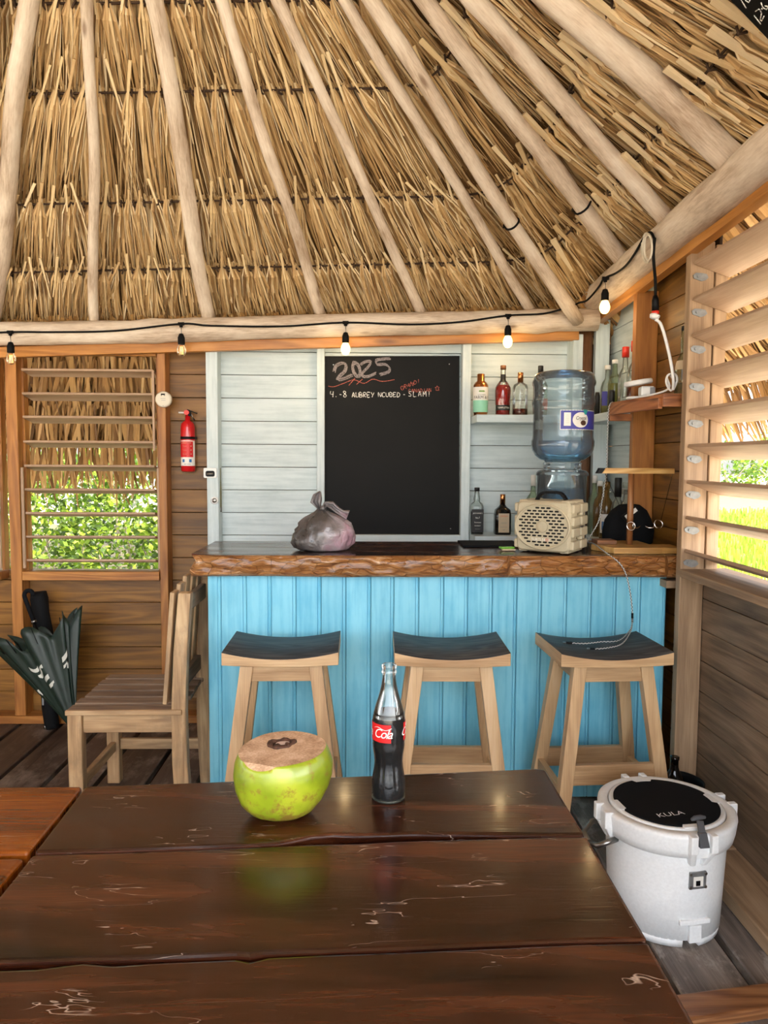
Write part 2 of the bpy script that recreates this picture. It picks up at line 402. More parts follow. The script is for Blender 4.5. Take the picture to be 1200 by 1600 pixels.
ll = c[0]+(c[0]-c[1]).normalized()*.9; lr = c[3]+(c[3]-c[2]).normalized()*.9
q = [ll, c[1], c[2], lr]
bb.prism([Vector((p.x, p.y, -.002)) for p in q], [Vector((p.x, p.y, .03)) for p in q], (1, 0, 0)); bb.build('threshold_plank', 'dowel', tr, .008, 3)
# back wall
wall = struct('wall_back')
P = .1182; zc = [1.56+k*P for k in range(-13, 5)]
def courses(par, x0, x1, za, zb, mat, lab=None, Y=YB, gap=.003, axis='x', X=XB):
    for z in zc:
        a, b = max(z, za), min(z+P, zb)
        if b-a < .02: continue
        d = random.uniform(0, .002)
        if axis == 'x': o = board(par, 'wall_board', ((x0+x1)/2, Y+.01+d, (a+b)/2), (x1-x0, .02, b-a-gap), mat, .0015)
        else: o = board(par, 'wall_board', (X+.01+d, (x0+x1)/2, (a+b)/2), (.02, x1-x0, b-a-gap), mat, .0015)
        if lab: o['label'] = lab
xw1 = Xat(251, YB)
courses(wall, -2.85, xw1, .03, .785, 'wall_board')
courses(wall, xw1+.002, Xat(334, YB), .03, 2.06, 'wall_board')
courses(wall, Xat(335, YB), 1.15, .03, 2.06, 'white', 'white painted board')
board(wall, 'light_block_panel', ((-2.85+xw1)/2, YB+.034, .40), (xw1+2.85, .012, .77), 'batten')  # unseen panels added behind the boards to stop light leaking through gaps
board(wall, 'light_block_panel', ((xw1+1.29)/2, YB+.034, 1.05), (1.29-xw1, .012, 2.06), 'batten')
bs = struct('baseboard_back'); board(bs, 'bottom_rail', (-.85, 3.79, .021), (4.0, .09, .042), 'pine')
def stud(par, x0, x1, z0, z1, mat, y0=YS, y1=YB-.001, name='stud', lab=None, lean=0):
    o = board(par, name, ((x0+x1)/2, (y0+y1)/2, (z0+z1)/2), (x1-x0, y1-y0, z1-z0), mat, .002)
    if lean: o.rotation_euler = (0, lean, 0)
    if lab: o['label'] = lab
    return o
for px0, px1 in ((11.5, 29), (247.5, 260)):
    stud(wall, Xat(px0, YS), Xat(px1, YS), .042, 1.965, 'pine')
stud(wall, Xat(-232, YS), Xat(-215, YS), .042, 1.94, 'pine')
stud(wall, Xat(323, YS), Xat(341, YS), .35, 1.955, 'white', lab='white painted stud')
stud(wall, Xat(495, 3.79), Xat(507, 3.79), .35, 1.965, 'white', y0=3.79, lab='white painted batten')
stud(wall, Xat(721, 3.77), Xat(734.5, 3.77), .35, 1.975, 'white', y0=3.77, lab='white painted stud')
stud(wall, Xat(892, 3.72), Xat(907, 3.72), .35, 2.0, 'white', y0=3.72, lab='white painted stud')
o = board(wall, 'rail', ((Xat(507, 3.8)+Xat(722, 3.8))/2, 3.815, .955), (Xat(722, 3.8)-Xat(507, 3.8)-.003, .05, .045), 'white'); o['label'] = 'white painted rail'
# header above the windows and the long orange trim under the log
for k in range(2):
    x1 = Xat(246, 3.78)-k*.80; board(wall, 'header_board', (x1-.345, 3.80, 1.91), (.69, .03, .06), 'pine_o')
t2 = struct('trim_2')
a, b, c, d = onY(-320, 551, 3.71), onY(905, 516, 3.71), onY(905, 531, 3.71), onY(-320, 568, 3.71)
mb = MB(); mb.prism([a, b, c, d], [p+Vector((0, .04, 0)) for p in (a, b, c, d)], (1, 0, 0)); mb.build('header_trim', 'pine_o', t2, .002)
# corner post
mb = MB(); mb.tube([(1.125, 3.80, z) for z in (0, .4, .8, 1.2, 1.6, 2.06)], [.042, .04, .037, .038, .036, .037], 12, wob=.2)
cp = mb.build('corner_post', 'bark', wall)
# right wall
wr = struct('wall_right')
courses(wr, 3.252, 3.838, .03, 2.16, 'white', 'white painted board', axis='y')
courses(wr, 2.74, 3.251, .03, 2.25, 'wall_board', axis='y')
courses(wr, -1.3, 2.739, .03, .93, 'wall_grey', axis='y')
o = board(wr, 'stud', (1.204, 3.775, 1.2), (.072, .04, 1.76), 'white'); o['label'] = 'white painted stud in the corner'
board(wr, 'stud', ((1.172+XB)/2, 3.23, 1.05), (XB-1.173, .04, 2.1), 'pine')
for y, z1, m in ((2.72, 2.16, 'stud_grey'), (1.55, 2.25, 'stud_grey'), (.35, 2.28, 'stud_grey'), (-1.28, 2.3, 'stud_grey')):
    board(wr, 'stud', ((XS+XB)/2-.001, y, z1/2+.02), (XB-XS-.002, .04, z1-.04), m)
board(wr, 'light_block_panel', (XB+.034, 3.29, 1.12), (.012, 1.12, 2.26), 'batten')  # same added light-blocking panels behind the right wall
board(wr, 'light_block_panel', (XB+.034, .71, .45), (.012, 4.04, .93), 'batten')
sk = struct('light_skirt')  # unseen skirts added round the deck to block light from below
board(sk, 'light_block_skirt', (-.8, 4.02, -.24), (4.3, .03, .40), 'bark'); board(sk, 'light_block_skirt', (1.32, .75, -.24), (.03, 6.4, .40), 'bark'); board(sk, 'light_block_skirt', (-2.96, .75, -.24), (.03, 6.4, .40), 'bark'); board(sk, 'light_block_skirt', (-.8, -2.5, -.24), (4.3, .03, .40), 'bark')
rb = struct('baseboard_right'); board(rb, 'bottom_rail', (1.2125, 2.535, .026), (.115, .30, .05), 'stud_grey', .004); o = board(rb, 'bottom_rail', (1.192, .54, .026), (.155, 3.68, .05), 'stud_grey', .004)
t3 = struct('trim_3')
pts = [(3.72, 2.062), (2.66, 2.118)]; sl = (2.118-2.062)/(2.66-3.72)
za, zb = 2.062+sl*(3.84-3.72), 2.062+sl*(-2.4-3.72)
q = [(3.84, za), (-2.4, zb), (-2.4, zb+.085), (3.84, za+.085)]
mb = MB(); mb.prism([(1.165, y, z) for y, z in q], [(1.205, y, z) for y, z in q], (0, 1, 0)); mb.build('header_trim', 'pine_o', t3, .002)
# left wall (out of frame, low boards and posts)
wl = struct('wall_left')
courses(wl, -2.2, 3.83, .03, .93, 'wall_board', axis='y', X=-2.88)
for y in (3.6, 2.2, .8, -.6, -2.1): board(wl, 'stud', (-2.83, y, 1.05), (.09, .05, 2.1), 'pine')
# ---------------------------------------------------------------- louvered windows
def window_back(n, dx):
    wn = struct('window_%d' % n)
    xl, xr = Xat(35, 3.77)+dx, Xat(243, 3.77)+dx
    ys = [575.7, 613.6, 650, 688.7, 726.4, 763, 800, 836.5, 873.7]
    for k, y in enumerate(ys):
        z = onY(140, y, 3.77).z; o = board(wn, 'slat', ((xl+xr)/2, 3.77+.06, z-.0115), (xr-xl-.012, .122, .012), 'slat', .002); o.rotation_euler = (-math.radians(10+random.uniform(-1.5, 1.5)), 0, 0)
        o.location.z -= .005
    for a, b, xo in ((577, 703, 27.5), (730, 888, 33)): 
        za, zb = onY(30, a, 3.765).z, onY(30, b, 3.765).z
        board(wn, 'tilt_bar', (Xat(xo, 3.762)+dx+.003, 3.762, (za+zb)/2), (.014, .01, za-zb), 'slat')
        xo2 = xo+214.5; board(wn, 'tilt_bar', (Xat(xo2, 3.762)+dx-.001, 3.757, (za+zb)/2), (.012, .01, za-zb), 'slat')
    for x in (xl-.012, xr+.002): board(wn, 'jamb', (x+.005, 3.83, 1.33), (.016, .05, 1.09), 'pine')
    xs0, xs1 = Xat(30, 3.75)+dx, Xat(246.5, 3.75)+dx
    o = board(wn, 'sill', ((xs0+xs1)/2, 3.795, onY(140, 900, 3.75).z), (xs1-xs0, .10, .045), 'pine')
    return wn
window_back(1, 0); window_back(2, -.80)
def window_right(n, y0, y1, detail):
    wn = struct('window_%d' % n)
    ys = [411, 465.6, 522, 580, 637, 692.5, 748.8, 805, 857.5]
    for k, y in enumerate(ys):
        z = 1.36+(720-y)/1150*2.70; o = board(wn, 'slat', (1.19+.066, (y0+y1)/2, z-.026), (.142, y0-y1-.004, .013), 'slat', .002); o.rotation_euler = (0, math.radians(20+random.uniform(-1.5, 1.5)), 0)
        if detail:
            mb = MB(); pr = [(0, -.013), (.03, -.014), (.043, -.006), (.05, .006), (.04, .016), (.02, .014), (0, .008), (-.007, -.003)]
            mb.prism([(x, 0, zz) for x, zz in pr], [(x, .003, zz) for x, zz in pr]); mb.tube([(.012, -.004, -.002), (.012, 0, -.002)], .005, 8)
            g = mb.build('bracket', 'galv', wn); g.location = (1.196, 2.6955, z-.046); g.rotation_euler = (0, .3, 0)
    board(wn, 'jamb', (1.297, y0+.02, 1.55), (.045, .03, 1.2), 'stud_grey'); board(wn, 'jamb', (1.297, y1-.02, 1.55), (.045, .03, 1.2), 'stud_grey')
    board(wn, 'sill', (1.27, (y0+y1)/2, .949), (.19, y0-y1+.06, .028), 'stud_grey')
window_right(3, 2.695, 1.575, True); window_right(4, 1.525, .375, False)
# ================================================================== ROOF
ceil = struct('ceiling')
A = onY(122, -700, 2.0)
lp0, lp1 = onY(0, 522, 3.68), onY(915, 500, 3.68)
def blogz(x): return lp0.z+(x-lp0.x)/(lp1.x-lp0.x)*(lp1.z-lp0.z)
rp0, rp1 = onX(925, 472, 1.15), onX(1190, 250, 1.15)
def rlogz(y): return rp0.z+(y-rp0.y)/(rp1.y-rp0.y)*(rp1.z-rp0.z)
EP = [Vector((-2.75, y, 2.15+(3.3-y)*.02)) for y in (-2.3, -1, 0, 1, 2, 3.2)]+[Vector((-2.65, 3.5, 2.12)), Vector((-2.4, 3.68, 2.1))]
EP += [Vector((x, 3.70, blogz(x)+.06)) for x in (-2, -1.4, -.8, -.2, .4, .85)]
EP += [Vector((1.03, 3.62, blogz(1)+.075)), Vector((1.12, 3.48, rlogz(3.5)+.05)), Vector((1.15, 3.25, rlogz(3.25)+.06))]
EP += [Vector((1.15, y, rlogz(y)+.07)) for y in (2.8, 2.3, 1.8, 1.2, .6, 0, -1, -2.3)]
CL = [0]
for p, q in zip(EP, EP[1:]): CL.append(CL[-1]+(q-p).length)
def E(s):
    for i in range(len(EP)-1):
        if s <= CL[i+1] or i == len(EP)-2:
            return EP[i].lerp(EP[i+1], (s-CL[i])/(CL[i+1]-CL[i]))
def T(e): return Vector((A.x, min(A.y, e.y), A.z)) if e.y < A.y else A.copy()
def RP(s, t): e = E(s); return e.lerp(T(e), t)
def frame(s, t):
    p = RP(s, t); d = (RP(s, t-.01)-p).normalized(); u = (RP(min(s+.04, CL[-1]), t)-RP(max(s-.04, 0), t))
    if u.length < 1e-5: u = Vector((1, 0, 0))
    u = (u-d*u.dot(d)).normalized(); n = u.cross(d).normalized()
    if n.z > 0: n = -n
    return p, u, d, n
# added sheet behind the thatch, keeps sky from leaking through
mb = MB(); ss = [CL[-1]*i/80 for i in range(81)]; tt = [-.42, -.2, 0, .2, .4, .6, .8, .98]
gr = []
for t in tt:
    row = []
    for s in ss: p, u, d, n = frame(s, t); row.append(mb.v(p-n*(.125 if t > -.3 else .10)))
    gr.append(row)
for i in range(len(tt)-1):
    for j in range(80): mb.face([gr[i][j], gr[i][j+1], gr[i+1][j+1], gr[i+1][j]], [(0, 0)]*4)
mb.build('sky_block_backing', 'backing', ceil, solid=.03)
def frond_geo(mb, rng, M4, wide=False, L=1., stem=True, nst=11, mi=(0, 1), hang=1):
    """stalk end standing up past the batten, leaf strips folded over it and hanging down-slope (local y), inward = +z"""
    if stem:
        w = rng.uniform(.0045, .0075)*(2.5 if wide else 1.1); up = rng.uniform(.06, .12)*(1.15 if wide else 1); x0 = rng.uniform(-.01, .01); tl = rng.uniform(-.02, .02)
        a = M4 @ Vector((x0-tl, -up, .024)); b = M4 @ Vector((x0+tl*1.6, .15, .006))
        R0 = M4.to_3x3(); ux, uz = R0 @ Vector((1, 0, 0)), R0 @ Vector((0, 0, 1)); w2 = w*.75
        q = [(-1, -1), (1, -1), (1, 1), (-1, 1)]
        mb.prism([a+ux*w2*x+uz*w*.4*y for x, y in q], [b+ux*w2*.45*x+uz*w*.2*y for x, y in q], b-a, rng.uniform(.3, .95), mi[1])
    k = rng.uniform(-.06, .06)
    for i in range(nst):
        f = (i+.5)/nst-.5; a0 = f*.028; r = min(1, max(0, rng.gauss(.5, .27)))
        l = L*rng.uniform(.8, 1.12); wd = rng.uniform(.003, .0068)*(1.3 if wide else 1)
        x1 = a0*1.9+rng.uniform(-.004, .004); x2 = a0*2.2+k*l+rng.gauss(0, .014); hz = rng.uniform(-.004, .006)
        pts = [Vector((a0*.7, -.006, .0+hz)), Vector((x1, .045, .014+hz)), Vector((x2, l, (-.04+hz)*hang))]
        tw = rng.uniform(-.9, .9); side = Vector((math.cos(tw), 0, math.sin(tw)))
        R3 = M4.to_3x3()
        mb.ribbon([M4 @ p for p in pts], R3 @ side, [wd*.8, wd*1.25, wd*.5], r, mi[0])
rng = random.Random(3)
ROWS = [(-.40, .27), (-.27, .40), (-.13, .42), (-.02, .40), (.105, .33), (.25, .36), (.445, .46), (.575, .33), (.70, .34), (.84, .4)]
VAR = {}
for wide in (0, 1):
    for k in range(7):
        mb = MB(); frond_geo(mb, random.Random(k+wide*50), Matrix.Identity(4), wide, L=.36, nst=18)
        me = mb.mesh('palm_frond'); me.materials.append(M['thatch']); me.materials.append(M['stem']); VAR[wide, k] = me
place = []
for t, L in ROWS:
    e = 0; s = 0
    while s < CL[-1]-.05:
        p, u, d, n = frame(s, t)
        loc = (RP(min(s+.05, CL[-1]), t)-RP(s, t)).length/.05
        wide = E(s).x > 1.0
        step = (.066 if wide else .052)*rng.uniform(.75, 1.3)/max(loc, .25)
        s += step
        if s >= CL[-1]-.05: break
        p, u, d, n = frame(s, t)
        px, py = proj(p); 
        vis = -70 < px < 1270 and -160 < py < 700 and p.y > .6
        p = p-n*.05+d*rng.uniform(-.012, .012)*(2.5 if wide else 1)+n*rng.uniform(0, .012)
        ro = rng.gauss(.03, .07)
        u2 = (u*math.cos(ro)+d*math.sin(ro)); d2 = n.cross(u2).normalized() 
        if d2.dot(d) < 0: d2 = -d2
        Mx = Matrix((u2, d2*(L/.36*rng.uniform(.95, 1.08)), n)).transposed().to_4x4(); Mx.translation = p
        place.append((vis and t > 0, (p-CO).length, Mx, wide, t, s, L))
vis = [q for q in place if q[0]]
vis.sort(key=lambda q: -(q[6]/q[1]))
top = set(id(q) for q in vis[:300])
stuff = MB()
for q in place:
    v, dist, Mx, wide, t, s, L = q
    if id(q) in top:
        o = bpy.data.objects.new('palm_frond', VAR[int(wide), rng.randrange(7)]); C.objects.link(o); o.matrix_world = Mx; o.parent = ceil
    elif v: frond_geo(stuff, rng, Mx, wide, .36, True, 18)
    elif t > 0: 
        if E(s).y > 0: frond_geo(stuff, rng, Mx, wide, .36, False, 4)
# dense under-layer of leaf strips everywhere behind the fronds
for t, L in ROWS:
    if t < 0: continue
    s = 0
    while s < CL[-1]-.02:
        e = E(s); near = e.y > 1.0
        p, u, d, n = frame(s, t); loc = max(.25, (RP(min(s+.05, CL[-1]), t)-RP(s, t)).length/.05)
        if 11.2 < s < 12.3 and False: loc = loc
        s += (.0042 if near else .03)*rng.uniform(.4, 1.6)/loc
        if s >= CL[-1]-.02: break
        p, u, d, n = frame(s, t); k = rng.gauss(.02, .05); l = L*rng.uniform(.95, 1.3); wd = rng.uniform(.005, .010)*(1 if near else 4)
        tw = rng.uniform(-.7, .7); side = u*math.cos(tw)+n*math.sin(tw); o1 = rng.uniform(.055, .085); b = p-d*rng.uniform(0, .02)
        stuff.ribbon([b-n*(o1+.008), b+d*l*.5+u*k*l*.5-n*(o1-.004), b+d*l+u*(k*l+rng.gauss(0, .012))-n*(o1+.03)], side, [wd, wd*1.1, wd*.5], min(1, max(0, rng.gauss(.42, .25))))
stuff.build('palm_thatch', ['thatch', 'stem'], ceil, kind='stuff', recalc=False)
# overhanging eave outside the walls
out = MB()
for t, L in ROWS:
    if t > 0: continue
    s = 0
    while s < CL[-1]-.02:
        e = E(s); near = e.y > 1.2
        s += (.0050 if near else .05)*rng.uniform(.4, 1.6)
        if s >= CL[-1]-.02: break
        p, u, d, n = frame(s, t); k = rng.gauss(0, .13); l = L*rng.uniform(.8, 1.25)+(rng.uniform(0, .16) if t < -.3 else 0); wd = rng.uniform(.010, .024)
        if t < -.3: d = (d+Vector((0, 0, -.5))).normalized()
        tw = rng.uniform(-.8, .8); side = u*math.cos(tw)+n*math.sin(tw); o1 = rng.uniform(.04, .09); b = p-d*rng.uniform(0, .03)
        out.ribbon([b-n*o1, b+d*l*.45+u*k*l*.4-n*(o1-.012), b+d*l+u*(k*l)-n*(o1-.005)], side, [wd*.7, wd*1.2, wd*.3], min(1, max(0, rng.gauss(.45, .27))))
out.build('eave_thatch', 'thatch_out', ceil, kind='stuff', recalc=False)
# battens the fronds are tied to
for t, L in ROWS:
    if t < 0: continue
    mb = MB(); pts = []
    s = .05
    while s < CL[-1]-.05: p, u, d, n = frame(s, t); pts.append(p-n*.05-n*.001); s += .12
    mb.tube(pts, .0045, 6, wob=.5, seed=t); mb.build('batten', 'batten', ceil)
    mb = MB(); s = .05
    while s < CL[-1]-.05:
        p, u, d, n = frame(s, t); loc = max(.3, (RP(min(s+.05, CL[-1]), t)-RP(s, t)).length/.05)
        if E(s).y > 1.2:
            c0 = p-n*.045; a0 = rng.uniform(-.5, .5)
            mb.tube([c0+(u*math.sin(a0)-d*math.cos(a0))*.016, c0+n*.016, c0+(u*math.sin(-a0)+d)*.016], .0042, 5)
        s += .055/loc*rng.uniform(.8, 1.2)
    mb.build('lashing', 'batten', ceil, kind='stuff')
# rafters
def pole(name, a, b, r0, r1, seed, parent, mat='pole', n=14, seg=26, bend=.014, knots=5):
    rg = random.Random(seed); a, b = Vector(a), Vector(b); d = (b-a); pts = []; rad = []
    kn = [(rg.random(), rg.uniform(.08, .2)) for _ in range(knots)]
    for i in range(seg+1):
        f = i/seg; off = Vector((noise.noise((f*3.1+seed*7.7, 0, 0)), noise.noise((0, f*3.1+seed*5.1, 0)), noise.noise((0, 0, f*3.1+seed*3.3))))*bend
        pts.append(a+d*f+off*min(1, f*6+.2)); r = r0+(r1-r0)*f
        for kf, ka in kn: r *= 1+ka*math.exp(-((f-kf)*d.length/.03)**2)
        rad.append(r)
    mb = MB(); mb.tube(pts, rad, n, wob=.10, seed=seed); return mb.build(name, mat, parent)
RAF = [(-10, 488, 0, .037), (148, 498, 0, .023), (325, 491, 0, .034), (500, 488, 0, .026), (657, 487, 0, .024), (826, 480, 0, .024), (900, 500, 0, .031), (978, 412, 1, .034), (1043, 345, 1, .033), (1142, 250, 1, .047)]
for i, (px, py, kx, r) in enumerate(RAF):
    e = onY(px, py, 3.685) if not kx else onX(px, py, 1.15)
    if i == 6: e = onY(903, 502, 3.60)
    d = (A-e); e2 = e if i == 6 else e-d.normalized()*.04
    pole('rafter', e2, e+d*.96, r, r*.82, i+1, ceil, bend=.03 if i in (0, 1) else .018)
for j, y in enumerate((1.55, 1.0, .4, -.3, -1.1, -2.0)):
    pole('rafter', (1.15, y, rlogz(y)+.06), T(Vector((1.15, y, 0)))+Vector((.03, 0, -.06)), .038, .032, 30+j, ceil)
for j, y in enumerate((3.2, 2.6, 2.0, 1.4, .8, .1, -.7, -1.5, -2.2)):
    pole('rafter', (-2.72, y, 2.17), T(Vector((-2.7, y, 0)))+Vector((-.03, 0, -.06)), .036, .030, 50+j, ceil)
for j, x in enumerate((-2.45, -2.15)):
    pole('rafter', (x, 3.66, blogz(x)+.05), A+Vector((0, 0, -.05)), .034, .03, 70+j, ceil)
pole('ridge_pole', A+Vector((0, .1, -.08)), (A.x, -2.4, A.z-.08), .05, .045, 90, ceil)
# wall plate logs
dx = (lp1-lp0).normalized()
lg = pole('log_beam', lp0-dx*1.05, lp1+dx*.06, .056, .055, 11, None, n=20, seg=40, bend=.012, knots=4)
tag(lg, 'peeled round log beam along the top of the back wall', 'beam')
dr = (rp1-rp0).normalized()
lg2 = pole('log_beam', rp0-dr*.12, rp0+dr*6.1, .068, .072, 12, None, n=20, seg=60, bend=.014, knots=5)
tag(lg2, 'peeled round log beam rising above the right wall and its louvered window', 'beam')
for i, (px, py) in enumerate(((910, 478), (1030, 372))): pass
# ================================================================== OUTSIDE
g = struct('ground')
mb = MB()
mb.prism([(-60, -40, -.6), (60, -40, -.6), (60, 110, -.6), (-60, 110, -.6)], [(-60, -40, -.45), (60, -40, -.45), (60, 110, -.45), (-60, 110, -.45)]); mb.build('sand_ground', 'sand', g)
mb = MB(); rng = random.Random(5)
N = 40; cx, cy = 17, 24
ring = [(cx+15*math.cos(2*PI*i/N)*(1+.06*noise.noise((i*.9, 0, 0))), cy+18*math.sin(2*PI*i/N)*(1+.1*noise.noise((0, i*.8, 0)))) for i in range(N)]
mb.prism([(x, y, -.45) for x, y in ring], [(x, y, -.42) for x, y in ring]); mb.build('lawn_turf', 'grass', g)
mb = MB(); mb.prism([(-14, 5.2, -.45), (2.0, 5.2, -.45), (2.0, 20, -.45), (-14, 20, -.45)], [(-14, 5.2, -.43), (2.0, 5.2, -.43), (2.0, 20, -.43), (-14, 20, -.43)]); M['soil'] = plain('leaf_litter', '4a4024', .9, noise_amt=.5, sc=6); mb.build('soil_bed', 'soil', g)
mb = MB()
for i in range(26000):
    x = rng.uniform(2.4, 16); y = rng.uniform(6.5, 24)
    if rng.random() > 1.4-y/24*.9+.0: continue
    z0 = -.42; h = rng.uniform(.06, .16)*(1+y/20); a = rng.uniform(0, PI); wd = .02*(1+y/9)
    p = Vector((x, y, z0)); u = Vector((math.cos(a), math.sin(a), 0)); mb.ribbon([p, p+Vector((rng.uniform(-.03, .03), rng.uniform(-.03, .03), h))], u, [wd, wd*.5], rng.uniform(.5, 1))
gt = mb.build('lawn_grass', 'leaf', None, kind='stuff', recalc=False); gt['label'] = 'bright yellow green lawn grass seen through the right louvers'; gt['category'] = 'grass'
def hedge(name, label, boxes, n, size, seed, group=None, dark=False, th=(0, 0)):
    rg = random.Random(seed); root = thing(name, label, 'hedge', (boxes[0][0], boxes[0][1], -.45), group=group); root_o = Vector(root.location)
    mb = MB()
    for i in range(n):
        bx = boxes[rg.randrange(len(boxes))]; cx, cy, cz, rx, ry, rz = bx
        a = rg.uniform(0, 2*PI); b = math.acos(rg.uniform(-.9, 1)); f = rg.uniform(.7, 1.05)
        nv = Vector((math.sin(b)*math.cos(a), math.sin(b)*math.sin(a), math.cos(b)))
        p = Vector((cx+nv.x*rx*f, cy+nv.y*ry*f, cz+nv.z*rz*f+.12*noise.noise((cx+nv.x*rx*3, nv.z*3, seed))))-root_o
        d = (nv*.7+Vector((rg.gauss(0, .6), rg.gauss(0, .6), rg.gauss(.25, .5)))).normalized(); u = d.cross(Vector((rg.gauss(0, 1), rg.gauss(0, 1), rg.gauss(0, 1)))).normalized()
        l = size*rg.uniform(.7, 1.3); r = min(1, max(0, rg.gauss(.6, .25)-(1.05-f)*.8))  # leaves deeper in the hedge get darker colour, painted inner shade
        q = [p, p+d*l*.5+u*l*.28, p+d*l, p+d*l*.5-u*l*.28]; mb.face([mb.v(k) for k in q], [(0, 0), (0, 1), (1, 1), (1, 0)], r)
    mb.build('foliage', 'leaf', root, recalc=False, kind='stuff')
    mb = MB()
    for bx in boxes:
        for k in range(5):
            a = Vector((bx[0]+rg.uniform(-.5, .5)*bx[3], bx[1]+rg.uniform(-.4, .4)*bx[4], -.45))-root_o; c2 = Vector((bx[0]+rg.uniform(-.8, .8)*bx[3], bx[1]+rg.uniform(-.7, .5)*bx[4], bx[2]+rg.uniform(.2, .7)*bx[5]))-root_o
            mb.tube([a, a.lerp(c2, .5)+Vector((.05, 0, .08)), c2], [size*.25, size*.2, size*.1], 6)
    mb.build('stem', 'twig', root, kind='stuff')
rg = random.Random(9)
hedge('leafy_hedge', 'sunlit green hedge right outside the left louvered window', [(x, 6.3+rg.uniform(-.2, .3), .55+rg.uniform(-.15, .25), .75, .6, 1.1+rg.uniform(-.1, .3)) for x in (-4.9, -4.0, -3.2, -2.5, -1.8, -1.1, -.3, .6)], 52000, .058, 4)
hedge('distant_bushes', 'pale green bushes far beyond the lawn behind the right louvers', [(x, 44+rg.uniform(-3, 3), .9, 2.2, 1.5, 1.6+rg.uniform(-.3, .9)) for x in range(12, 42, 3)], 9000, .3, 6)
hedge('distant_bushes', 'loose line of bushes far behind the hedge on the left', [(x, 16+rg.uniform(-3, 3), .9, 1.6, 1.2, 1.9+rg.uniform(-.3, .9)) for x in range(-14, 1, 2)], 16000, .14, 8)
# ================================================================== BAR
bar = thing('bar_counter', 'turquoise painted bar front of vertical tongue boards under the slab top', 'bar', (.3, 3.0, 0))
edges = [322, 343, 383.5, 422.8, 462, 501.7, 541, 580.5, 617, 656.5, 696, 734, 773, 812, 851, 891, 930, 969, 1008, 1048]
YF = 2.875
for a, b in zip(edges, edges[1:]):
    xa, xb = Xat(a, YF)+.0008, Xat(b, YF)-.0008; mb = MB(); w_ = xb-xa
    pr = [(0, .016), (0, .002), (.002, 0), (w_-.014, 0), (w_-.0125, .004), (w_-.011, 0), (w_-.006, -.0005), (w_-.002, .0015), (w_, .004), (w_, .016)]
    pr = [(x-w_/2, y) for x, y in pr]
    mb.prism([(x, y, -.452) for x, y in pr], [(x, y, .452) for x, y in pr], (0, 0, 1)); o = mb.build('board', 'blue', bar); o.location = ((xa+xb)/2-.3, YF-3.0, .458)
mb = MB(); mb.box((1.215, 2.97, .455), (.045, .02, .9)); mb.bw('side_panel', 'blue', bar, bevel=.002)
mb = MB(); mb.box((-.605, 3.06, .455), (.025, .33, .9)); mb.bw('end_panel', 'blue', bar, bevel=.002)
mb = MB(); mb.box((.295, 3.07, .45), (1.75, .30, .86)); mb.bw('carcass', 'batten', bar)
mb = MB(); mb.box((1.21, 2.86, .885), (.07, .10, .03)); mb.bw('support_block', 'stud_grey', bar, bevel=.002)
# slab
def slab():
    mb = MB(); n = 150; x0, x1 = -.655, 1.262; prev = None
    for i in range(n+1):
        x = x0+(x1-x0)*i/n; nz = lambda a, f: noise.noise((x*f, a, 1.7))
        right = x > .17
        amp = .006 if right else .011
        yb = 3.285+.012*nz(3, 2)+(.04 if x > .55 else 0)
        if x > 1.17: yb = min(yb, 3.205)
        if i > n-6: pass
        yf = 2.80+.008*nz(1, 3); top = .999; bot = .914+.004*nz(2, 4)
        pts = [(yb, bot), (yb, top), (yf+.03, top), (yf+.006+.006*nz(5, 7), top-.002)]
        for k in range(1, 8):
            f = k/8; z = top-(top-bot)*f
            pts.append((yf-.006*math.sin(f*PI)+amp*noise.noise((x*14, f*4, 2))+amp*.6*noise.noise((x*45, f*9, 5)), z))
        pts += [(yf+.008, bot), (yf+.05, bot)]
        if i == 0 or i == n:
            pass
        ring = [Vector((x-(.012*math.sin((k)*.9) if i == 0 else 0), max(p[0], 2.79) if x < 1.17 else max(p[0], 2.79), p[1])) for k, p in enumerate(pts)]
        vs_ = [mb.v(p) for p in ring]; L = [0]
        for p, q in zip(ring, ring[1:]+ring[:1]): L.append(L[-1]+(q-p).length)
        if prev:
            m = len(vs_)
            for k in range(m):
                k2 = (k+1) % m; mi = 0 if k in (1, 0) else 1
                if k == 2: mi = 0
                mb.face([prev[0][k], prev[0][k2], vs_[k2], vs_[k]], [(prev[1], prev[2][k]), (prev[1], prev[2][k+1]), (x, L[k+1]), (x, L[k])], mi=mi, smooth=2 < k < 11)
        else: mb.face(list(reversed(vs_)), [(p.y, p.z) for p in reversed(ring)], mi=1)
        prev = (vs_, x, L)
    mb.face(prev[0], [(v.co.y, v.co.z) for v in prev[0]], mi=1)
    return mb
sl_ = slab().build('bar_top', ['bartop', 'edge']); sl_.name = 'wooden_slab'; tag(sl_, 'thick dark wooden slab with glossy live edge lying on the turquoise bar', 'countertop')
